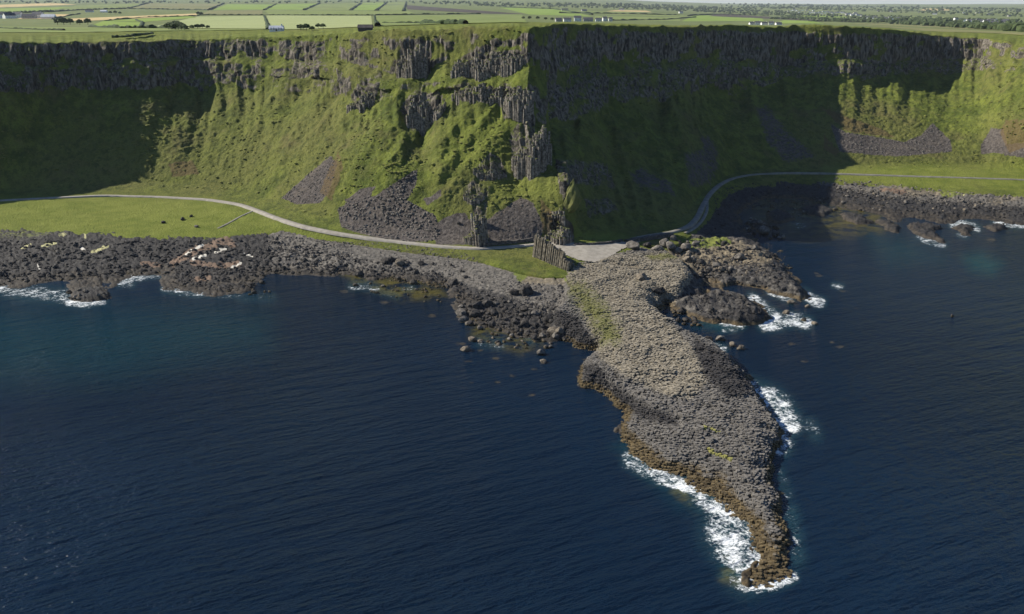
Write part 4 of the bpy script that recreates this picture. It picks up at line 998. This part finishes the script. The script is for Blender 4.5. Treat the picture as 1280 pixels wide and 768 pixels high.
# ================================================================== PATHS
def ribbon(px, w, name, lift=.3, kind="structure", mat='road'):
    P = []
    for k in range(len(px) - 1):
        n = max(2, int(math.hypot(px[k+1][0] - px[k][0], (px[k+1][1] - px[k][1]) * 2) / 4))
        for i in range(n): P.append((px[k][0] + (px[k+1][0] - px[k][0]) * i / n, px[k][1] + (px[k+1][1] - px[k][1]) * i / n))
    P.append(px[-1]); C = np.array([hit(*p, water=False)[:] for p in P])
    for _ in range(6): C[1:-1] = .25 * C[:-2] + .5 * C[1:-1] + .25 * C[2:]
    D = np.gradient(C, axis=0); D[:, 2] = 0; D /= np.linalg.norm(D, axis=1)[:, None] + 1e-9
    N = np.stack([-D[:, 1], D[:, 0]], 1)
    zt = np.array([max(ground_z(*(c[:2] + N[i] * a * w / 2)) for a in (-1, 0, 1)) for i, c in enumerate(C)])
    for _ in range(3): zt[1:-1] = np.maximum(zt[1:-1], .25 * zt[:-2] + .5 * zt[1:-1] + .25 * zt[2:])
    V = []
    for i, c in enumerate(C):
        ww = w * random.uniform(.93, 1.07)
        for a, dz in ((-1.15, -1.2), (-1, 0), (-.35, .06), (.35, .06), (1, 0), (1.15, -1.2)): V.append((c[0] + N[i, 0] * a * ww / 2, c[1] + N[i, 1] * a * ww / 2, zt[i] + lift + dz))
    return obj(name, mesh_np(name, np.array(V), grid_faces(len(C), 6), M[mat], smooth=True), kind=kind)
for nm, (ln, w) in PATHS.items():
    ribbon(ln, w, dict(main='coast_path', right='coast_path', beach='beach_path', lower='lower_path', foot='path')[nm], .2 if nm in ('main', 'right') else .12, mat='tarmac' if nm in ('right', 'lower', 'beach') else 'road')
# turning place in front of the headland
pu, pv = np.meshgrid(np.arange(660, 820, 2.0), np.arange(294, 334, 1.0))
inp = inside(pu, pv, PLAZA)
pz = np.zeros((*pu.shape, 3))
for i in range(pu.shape[0]):
    for j in range(pu.shape[1]):
        if inp[max(0, i-2):i+3, max(0, j-2):j+3].any(): q = hit(pu[i, j], pv[i, j], False); pz[i, j] = (q.x, q.y, q.z + .3)
ff = grid_faces(*pu.shape); ff = ff[inp.ravel()[ff].all(1)]
usd = np.unique(ff); rm = np.full(pu.size, -1); rm[usd] = np.arange(len(usd))
pzz = pz.reshape(-1, 3)[usd]; k_ = np.polyfit(pzz[:, 1], pzz[:, 2], 1)
obj("turning_place", mesh_np("turning_place", pzz, rm[ff], M['road'], smooth=True), kind="structure")

# ================================================================== CRAGS AND COLUMN WALLS
def prism(cx, cy, z0, z1, r, lean=(0, 0), sides=6, rs=None):
    rs = rs or random
    a0 = rs.uniform(0, 1); V = []
    for z, l in ((z0, 0), (z1, 1)):
        for k in range(sides):
            a = a0 + k * 2 * math.pi / sides; q = r * rs.uniform(.88, 1.1) * (1 - .12 * l)
            V.append((cx + lean[0] * l + q * math.cos(a), cy + lean[1] * l + q * math.sin(a), z + (rs.uniform(-.3, .3) * r if l else 0)))
    return V, [tuple(range(sides, 2 * sides))[:4], (sides, sides + 3, sides + 4, sides + 5)] + [(k, (k + 1) % sides, sides + (k + 1) % sides, sides + k) for k in range(sides)]
def crag(base, heights, rows, dia, label, name="basalt_crag", mat='crag', back=.85, lean=(0, 0)):
    dia *= .68; rows = int(rows * 1.7); heights = [.88 * h_ for h_ in heights]
    pts = [hit(*p, water=False) for p in base]
    V, Fc = [], []
    for k in range(len(pts) - 1):
        a, b = pts[k], pts[k + 1]; n = max(2, int((b - a).length / (dia * .8)))
        for i in range(n):
            t = i / n; c = a.lerp(b, t); h_ = heights[k] * (1 - t) + heights[k + 1] * t
            dirn = Vector((b.y - a.y, -(b.x - a.x), 0)).normalized()
            if dirn.y > 0: dirn = -dirn
            h_ *= 1 + .5 * float(pn(c.x / 6.0, c.y / 6.0, 3.3)) + .16 * float(pn(c.x / 2.2, c.y / 2.2, 1.1))
            bulge = 2.2 * dia * float(pn(c.x / 7.0, c.y / 7.0, 6.3))
            for r_ in range(rows):
                k_ = r_ / max(1, rows - 1)
                hh = h_ * (.45 + .55 * k_ ** .6) * random.uniform(.88, 1.06) * (.6 if random.random() < .08 else 1)
                q = c - dirn * (r_ * dia * back - bulge) + Vector((random.uniform(-.4, .4) * dia, random.uniform(-.4, .4) * dia, 0))
                le = (lean[0] * hh + random.uniform(-.05, .05) * hh, lean[1] * hh + random.uniform(0, .06) * hh)
                v_, f_ = prism(q.x, q.y, c.z - 4, c.z + hh, dia * random.uniform(.45, .75), le)
                o_ = len(V); V += v_; Fc += [tuple(o_ + z for z in f) for f in f_]
    me = mesh_np(name, np.array(V), np.array(Fc), M[mat])
    return obj(name, me, label=label, cat="rock")
crag([(640,208),(650,216),(662,220),(673,222)], [9, 19, 24, 20], 6, 2.0, "tall sunlit basalt crag rising on the crest of the headland spur")
crag([(593,214),(603,221),(615,226),(628,226)], [3, 5, 8, 6], 4, 1.6, "dark toothed crag on the grass just left of the tall spur crag")
crag([(581,246),(588,252),(596,254),(606,246)], [3, 4, 4, 3], 3, 1.3, "broken pale crag below the toothed crag")
crag([(593,282),(597,284),(601,282)], [5, 8, 5], 2, 1.3, "thin pale rock rib above the roadside column stack")
crag([(582,302),(590,307),(599,310),(608,309)], [6, 12, 13, 8], 5, 1.8, "leaning column stack beside the path, left of the dark scree fan", lean=(-.10, 0.05), name="column_stack")
pk = hit(712, 258, False)
pV, pF = ICO3; pV = pV.copy(); tz = (pV[:, 2] + 1) / 2
pV[:, :2] *= ((1 - tz) ** .8 * 2.2 + .12)[:, None] * (1 + .35 * fbm(pV[:, 0] * 1.5, pV[:, 1] * 1.5, pV[:, 2] * 2, 3))[:, None]
pV = np.stack([pV[:, 0] * 2.9 + 1.8 * tz, pV[:, 1] * 3.2, -4 + tz * 17 + .8 * fbm(pV[:, 0] * 2, pV[:, 1] * 2, tz * 4, 3)], 1)
obj("rock_pinnacle", mesh_np("rock_pinnacle", pV, pF, M['pinnacle'], smooth=False), label="pointed grass-covered pinnacle at the edge of the headland's shade", cat="rock", loc=(pk.x, pk.y + 3, pk.z))
crag([(684,298),(692,304),(704,307),(716,306)], [4, 7, 9, 7], 4, 1.8, "blocky dark rock at the foot of the spur behind the turning place")
crag([(509,156),(522,164),(538,158),(552,146)], [12, 16, 15, 8], 4, 1.9, "square columnar buttress on the middle of the sunlit slope", name="rock_buttress")
crag([(566,97),(588,98),(612,97),(636,90),(660,78)], [7, 11, 13, 9, 6], 3, 1.8, "upper band of organ-pipe columns near the headland top", name="column_band")
crag([(568,123),(600,128),(630,131),(648,142),(664,148)], [6, 8, 9, 13, 12], 3, 1.9, "lower band of pale columns under the organ-pipe band", name="column_band")
crag([(497,97),(516,99),(536,92)], [13, 17, 15], 3, 2.0, "square columned cliff bay left of the organ-pipe band", name="column_band")
crag([(436,136),(452,138),(470,128)], [6, 9, 7], 3, 1.9, "dark rock step on the sunlit slope below the cliff bay")
crag([(690,272),(700,276),(708,274)], [3, 5, 4], 2, 1.5, "small dark outcrop above the blocky rock at the spur foot")

# the gate: a leaning wall of columns, every column its own part
gate = obj("column_wall", None, label="wall of leaning weathered columns standing where the causeway meets the path", cat="rock", loc=hit(690, 330, False)[:])
gl = Vector(gate.location)
g0, g1 = hit(666, 321, False), hit(711, 340, False)
for row in range(5):
    n = 19 - row
    for i in range(n):
        t = (i + random.uniform(-.2, .2)) / n; c = g0.lerp(g1, t) + Vector((0, row * 1.05 + random.uniform(-.2, .2), 0)) - gl
        c.x += row * .5
        hh = (10.6 - 4.2 * t) * (1.0 if row < 2 else .9 - .05 * row) * random.uniform(.84, 1.06)
        if t > .8: hh *= .66
        v_, f_ = prism(c.x, c.y, c.z - 2, c.z + hh, random.uniform(.56, .72), (.13 * hh, .05 * hh))
        obj("column", mesh_np("column", np.array(v_), np.array(f_), M['gate']), gate)
rv = obj("rubble", scatter_mesh("rubble", ICO1, np.array([hit(random.uniform(706, 734), 0, False)[:] if False else hit(u_, 326 + (u_ - 706) * .62 + random.uniform(-5, 6), False)[:] for u_ in np.linspace(706, 736, 70)]) - np.array(gl), rng.uniform(.4, 1.0, (70, 3)), rng.uniform(0, 6, 70), M['gate'], .3, 31), gate, kind="stuff")

# roadside walls
def low_wall(px, h, t, label):
    pts = [hit(*p, water=False) for p in px]; V = []; 
    P = []
    for k in range(len(pts) - 1):
        n = max(2, int((pts[k+1] - pts[k]).length / 1.2))
        for i in range(n): P.append(pts[k].lerp(pts[k+1], i / n))
    P.append(pts[-1])
    for i, p in enumerate(P):
        a = P[max(0, i-1)]; b = P[min(len(P)-1, i+1)]; d_ = (b - a); d_.z = 0; d_.normalize(); n_ = Vector((-d_.y, d_.x, 0)); hh = h * random.uniform(.85, 1.12)
        for s_, z in ((-.5, -1), (-.42, hh * .96), (.42, hh), (.5, -1)): q = p + n_ * (s_ * t); V.append((q.x, q.y, p.z + z))
    obj("stone_wall", mesh_np("stone_wall", np.array(V), grid_faces(len(P), 4), M['wall']), label=label, cat="wall")
low_wall([(606,307.5),(625,306),(645,304),(666,301)], 1.5, 1.0, "low dark stone wall between the path and the dark scree fan")
low_wall([(718,306.5),(740,306.5),(760,305),(778,302)], 1.1, 1.0, "low dark stone kerb wall behind the turning place")
low_wall([(782,304),(800,301),(820,298),(840,295)], 1.6, 3.0, "low turf-topped stone bank between the two paths")

# ================================================================== BOULDERS
def boulder_mesh(seed, flat_=1.0, col=False):
    r = np.random.default_rng(seed); V, Fc = ICO3; V = V.copy()
    for _ in range(9):                                   # cut rough facets
        n = r.normal(size=3); n /= np.linalg.norm(n); dd = r.uniform(.55, .9); s_ = V @ n; V -= np.where(s_ > dd, (s_ - dd) * .85, 0)[:, None] * n
    V *= (1 + .10 * fbm(V[:, 0] * 1.7 + seed, V[:, 1] * 1.7, V[:, 2] * 1.7, 3))[:, None]
    V *= np.array([1, .85, .72]) * flat_
    return V, Fc
BM = {}
for mk in ('boulder', 'greyb', 'tanb'):
    BM[mk] = [mesh_np("boulder", *boulder_mesh(100 + i), M[mk], smooth=True) for i in range(7)]
    for b in BM[mk]:
        b.polygons.foreach_set("use_smooth", np.zeros(len(b.polygons), dtype=bool))
nb_ = [0]
def boulder(u, v, rpx, label, group=None, mk='boulder', sink=.35, name="boulder"):
    p = hit(u, v); gz = max(p.z, 0.0) if p.z < .2 else p.z
    r_ = rpx * math.hypot(p.y, H - p.z) / F
    o = obj(name, BM[mk][nb_[0] % 7], label=label, cat="boulder", group=group, loc=(p.x, p.y, gz + r_ * (.72 - sink) - .05), rz=random.uniform(0, 6.28)); nb_[0] += 1
    o.scale = (r_ * random.uniform(.95, 1.2), r_ * random.uniform(.85, 1.1), r_ * random.uniform(.85, 1.15))
    o.rotation_euler[0] = random.uniform(-.25, .25)
    return o
# named big ones
boulder(500, 331, 7, "largest boulder on the pebble beach, with a pale brownish top", mk='tanb', sink=.2)
boulder(482, 329, 6.5, "dark pair-like boulder just left of the largest beach boulder"); boulder(489, 327, 5.5, "dark boulder touching the largest beach boulder on its left"); boulder(527, 331, 5, "flat dark boulder right of the largest beach boulder")
boulder(448, 345, 6, "dark boulder at the left end of the olive shallow pool"); boulder(517, 355, 5, "round dark boulder in the middle of the olive shallow pool"); boulder(498, 350, 4, "small dark boulder standing in the olive shallow pool"); boulder(567, 355, 6.5, "big dark boulder at the right end of the olive shallow pool")
boulder(643, 368, 7.5, "smooth oval black boulder, left of the two above the boulder field"); boulder(659, 367, 11, "long smooth black boulder, right of the two above the boulder field")
boulder(579, 402, 7, "round weedy boulder awash at the left of the boulder field", mk='greyb'); boulder(591, 426, 6, "brown boulder awash below the round weedy one", mk='tanb'); boulder(582, 438, 6, "outermost weedy boulder at the left of the boulder field", mk='tanb')
boulder(677, 443, 6.5, "round grey boulder standing alone off the boulder field", mk='greyb'); boulder(679, 453, 6, "pale flat boulder just below the lone round grey one", mk='tanb', sink=.5)
boulder(692, 417, 8, "brown weedy boulder by the dark tongue, left one", mk='tanb'); boulder(699, 416, 7, "brown weedy boulder touching the dark tongue", mk='tanb')
boulder(792, 313, 9, "big squat rock standing alone on the turf right of the turning place", mk='greyb', sink=.1)
boulder(809, 309, 6, "dark rock behind the big squat rock", sink=.2); boulder(822, 316, 8, "upright dark rock at the left of the rock cluster on the turf", mk='greyb', sink=.1); boulder(838, 313, 9, "tallest rock in the cluster on the turf", mk='greyb', sink=.05); boulder(830, 308, 8, "rock wedged behind the tallest rock of the cluster", mk='greyb', sink=.1); boulder(858, 313, 8, "rock at the right end of the cluster on the turf", mk='greyb', sink=.15)
boulder(842, 300, 6, "pale boulder by the end of the turf-topped bank", mk='greyb'); boulder(802, 352, 9, "flat-topped tan rock casting a shadow on the causeway", mk='tanb', sink=.15); boulder(822, 368, 8, "black pointed rock below the flat-topped tan rock", sink=.1)
boulder(955, 292, 8, "largest grey boulder of the cluster by the right-hand bay", mk='greyb', sink=.15); boulder(1190, 396, 3.2, "small lone rock far out in the right-hand bay", sink=.2)
boulder(901, 425, 7, "grey boulder nearest the right side of the causeway", mk='greyb'); boulder(915, 432, 5, "brown rock right of the grey boulder beside the causeway", mk='tanb'); boulder(926, 436, 6, "pale brown rock awash beside the causeway, outermost of three", mk='tanb', sink=.5); boulder(885, 426, 6, "dark rock left of the grey boulder beside the causeway")
boulder(989, 379, 5, "rock awash just off the tip of the upper rock spur", mk='tanb'); boulder(983, 392, 5, "dome-shaped rock between the two rock spurs", mk='tanb'); boulder(1009, 384, 4, "small brown rock off the two spurs", mk='tanb', sink=.5); boulder(1005, 401, 4.5, "dark rock in the surf right of the lower spur"); boulder(1018, 405, 4, "outer rock in the surf right of the lower spur", mk='tanb', sink=.5)
boulder(228, 275, 3.5, "largest dark rock lying on the left lawn"); boulder(204, 279, 3, "small dark rock at the left of those on the lawn"); boulder(246, 284, 3, "grey rock near the shore side of the lawn", mk='greyb'); boulder(239, 271, 2.4, "smallest dark rock on the lawn")
boulder(573, 280, 3, "dark boulder alone on the brown scree left of the column stack")
# fields of boulders
def bfield(n, poly, r0, r1, label, group, mks=('boulder',), sink=.35):
    P = np.array(poly, float); spots = []; tries = 0
    while len(spots) < n and tries < 4000:
        tries += 1
        u = random.uniform(P[:, 0].min(), P[:, 0].max()); v = random.uniform(P[:, 1].min(), P[:, 1].max())
        if inside(np.array([u]), np.array([v]), poly)[0]: spots.append((r0 + (r1 - r0) * random.random() ** 2.2, u, v))
    spots.sort(reverse=True)
    for i, (r_, u, v) in enumerate(spots):                  # the biggest three stand out, the rest look alike
        boulder(u, v, r_, ("largest ", "second largest ", "third largest ", "smaller ")[min(i, 3)] + label, group, random.choice(mks), sink)
bfield(62, [(570,372),(610,368),(650,380),(690,392),(708,412),(700,424),(660,426),(610,418),(580,404),(560,380)], 3, 8.5, "dark boulder heaped in the boulder field left of the causeway", "boulder field left of the causeway", ('boulder',) * 6 + ('greyb',))
bfield(26, [(590,412),(640,420),(690,428),(690,440),(640,436),(595,428)], 2, 4.6, "weedy boulder awash along the front of the boulder field", "boulders awash before the boulder field", ('tanb', 'greyb', 'boulder'), .45)
bfield(26, [(430,350),(470,356),(540,362),(570,386),(540,380),(480,370),(440,360)], 1.6, 3.6, "rock awash off the pebble beach", "rocks awash off the pebble beach", ('boulder', 'greyb'), .4)
bfield(24, [(470,322),(560,330),(600,345),(570,350),(500,340)], 2, 4.4, "dark boulder on the lower edge of the pebble beach", "boulders along the lower pebble beach")
bfield(40, [(850,300),(880,294),(930,298),(945,312),(930,330),(900,345),(860,335),(846,318)], 2.6, 7, "weathered boulder strewn over the rocky neck right of the turf", "boulders on the rocky neck", ('greyb', 'tanb', 'greyb', 'boulder'), .25)
bfield(22, [(930,272),(960,280),(985,292),(975,304),(945,298),(930,286)], 2.5, 5.5, "grey boulder in the cluster edging the right-hand bay", "boulders edging the right-hand bay", ('greyb', 'boulder'), .25)
bfield(24, [(955,262),(985,262),(1010,246),(1050,250),(1100,262),(1120,270),(1090,268),(1020,262),(980,278)], 1.6, 3.6, "rock breaking the weedy shallows of the right-hand bay", "rocks in the weedy shallows", ('boulder', 'greyb'), .35)
bfield(18, [(845,378),(862,392),(880,404),(870,414),(848,404),(835,392)], 3, 6, "dark boulder in the narrow inlet between causeway and lower spur", "boulders in the narrow inlet")
bfield(34, [(1020,224),(1200,246),(1260,262),(1200,268),(1100,256),(1020,240)], 1.8, 3.8, "rock on the stony foreshore right of the shade", "rocks on the right foreshore", ('greyb', 'tanb', 'boulder'))
bfield(26, [(335,300),(420,306),(430,335),(400,340),(340,335)], 2, 4, "grey block on the boulder beach right of the rusty rock platform", "blocks right of the rusty platform", ('greyb', 'boulder'))
bfield(12, [(295,354),(330,352),(345,366),(310,372)], 2, 4.4, "dark rock awash off the right end of the rusty rock platform", "rocks awash off the rusty platform")
bfield(12, [(80,362),(130,362),(136,372),(90,376)], 2.4, 4.4, "surf-washed rock on the little point at the left", "rocks on the little left point", ('greyb', 'boulder', 'tanb'))

# small stones, too many to count
def stones(poly, n, r0, r1, seed):
    r = np.random.default_rng(seed); P = np.array(poly, float); out = []; k = 0
    while k < n:
        m = 4 * (n - k) + 50; u = r.uniform(P[:, 0].min(), P[:, 0].max(), m); v = r.uniform(P[:, 1].min(), P[:, 1].max(), m)
        okk = inside(u, v, poly)
        for a, b in zip(u[okk], v[okk]):
            if k >= n: break
            p = hit(a, b); out.append((p.x, p.y, max(p.z, -.1))); k += 1
    return np.array(out), (r0 + (r1 - r0) * r.random((n, 1)) ** 2) * r.uniform(.7, 1.25, (n, 3))
def stone_object(name, label, mk, sets, seed):
    Ls, Ss = zip(*[stones(p, n, a, b, seed + i) for i, (p, n, a, b) in enumerate(sets)])
    Lc = np.concatenate(Ls); Sc = np.concatenate(Ss); Sc[:, 2] *= .75
    obj(name, scatter_mesh(name, ICO1, Lc, Sc, rng.uniform(0, 6, len(Lc)), M[mk], .28, seed), kind="stuff", label=label)
stone_object("dark_stones", "countless dark stones covering the left and middle foreshore", 'boulder', [
  ([(-60,302),(60,300),(130,302),(300,300),(340,310),(330,345),(200,342),(90,350),(0,356),(-60,365)], 1500, .35, 1.3),
  ([(210,340),(330,330),(325,352),(300,365),(215,360)], 350, .3, 1.0),
  ([(330,300),(430,318),(560,345),(600,372),(560,362),(430,343),(330,342)], 1100, .3, 1.0),
  ([(570,362),(700,385),(712,425),(650,420),(575,400)], 600, .3, 1.1), ([(840,300),(975,305),(1005,372),(900,350),(850,350)], 450, .3, 1.2),
  ([(930,262),(1000,238),(1120,266),(1060,254),(960,262)], 250, .3, 1.0), ([(1020,230),(1290,258),(1290,274),(1140,268),(1040,246)], 600, .3, 1.2), ([(850,365),(950,370),(960,400),(880,400)], 200, .3, .9), ([(890,240),(930,230),(1020,230),(1000,242),(930,262),(915,280),(890,290)], 400, .3, .9)], 300)
stone_object("grey_stones", "countless grey pebbles and scree blocks on the beach and slopes", 'greyb', [
  (PEB, 1500, .2, .55), ([(330,292),(440,304),(440,325),(340,318)], 500, .3, .8), ([(620,352),(706,356),(716,392),(650,392)], 450, .25, .8),
  (SCREEP[1], 750, .3, 1.1), (SCREEP[0], 260, .25, .7), (SCREEP[6], 420, .3, .9), ([(1040,222),(1200,240),(1290,246),(1290,260),(1150,256),(1050,240)], 700, .3, 1.0), (SCREEP[5], 260, .15, .4)], 400)
stone_object("tan_stones", "small tan stones strewn on the dry neck of the causeway", 'tanb', [
  ([(790,318),(900,306),(965,320),(960,345),(870,345),(850,335)], 700, .25, .8), ([(715,330),(800,322),(860,345),(840,390),(780,400),(730,360)], 500, .2, .5)], 500)

# low scrub and bracken on the grassy slopes
cand = np.nonzero((RPg > 2.7) & (RPg < 8.3) & (soft > .75) & (flat > .9) & (Ug > -20) & (Ug < 1300))
wts = .25 + sstep(-.1, .5, fbm(X[cand] / 30, Y[cand] / 30, Z[cand] / 30, 3)); pick = rng.choice(len(cand[0]), 4000, replace=False, p=wts / wts.sum())
pl = np.stack([X[cand][pick], Y[cand][pick], Z[cand][pick] - .1], 1); pr = .35 + .9 * rng.random((4000, 1)) ** 2.5
obj("slope_scrub", scatter_mesh("slope_scrub", ICO1, pl, pr * rng.uniform(.8, 1.3, (4000, 3)) * np.array([1.1, 1.1, .42]), rng.uniform(0, 6, 4000), M['scrub'], .35, 77), kind="stuff", label="low bracken and scrub dotting the grassy slopes")

# ================================================================== HAZE
hv, hf = box_vf(-42000, 42000, -3500, 43500, -12, 520)
hm = bpy.data.materials.new("haze"); hm.use_nodes = True
for n_ in list(hm.node_tree.nodes): 
    if n_.type != 'OUTPUT_MATERIAL': hm.node_tree.nodes.remove(n_)
pv = hm.node_tree.nodes.new("ShaderNodeVolumePrincipled"); pv.inputs["Color"].default_value = (.80, .89, 1.0, 1); pv.inputs["Density"].default_value = 2.2e-5
hm.node_tree.links.new(pv.outputs[0], [n_ for n_ in hm.node_tree.nodes if n_.type == 'OUTPUT_MATERIAL'][0].inputs["Volume"])
obj("haze", mesh_np("haze", np.array(hv), np.array(hf), hm), kind="stuff")
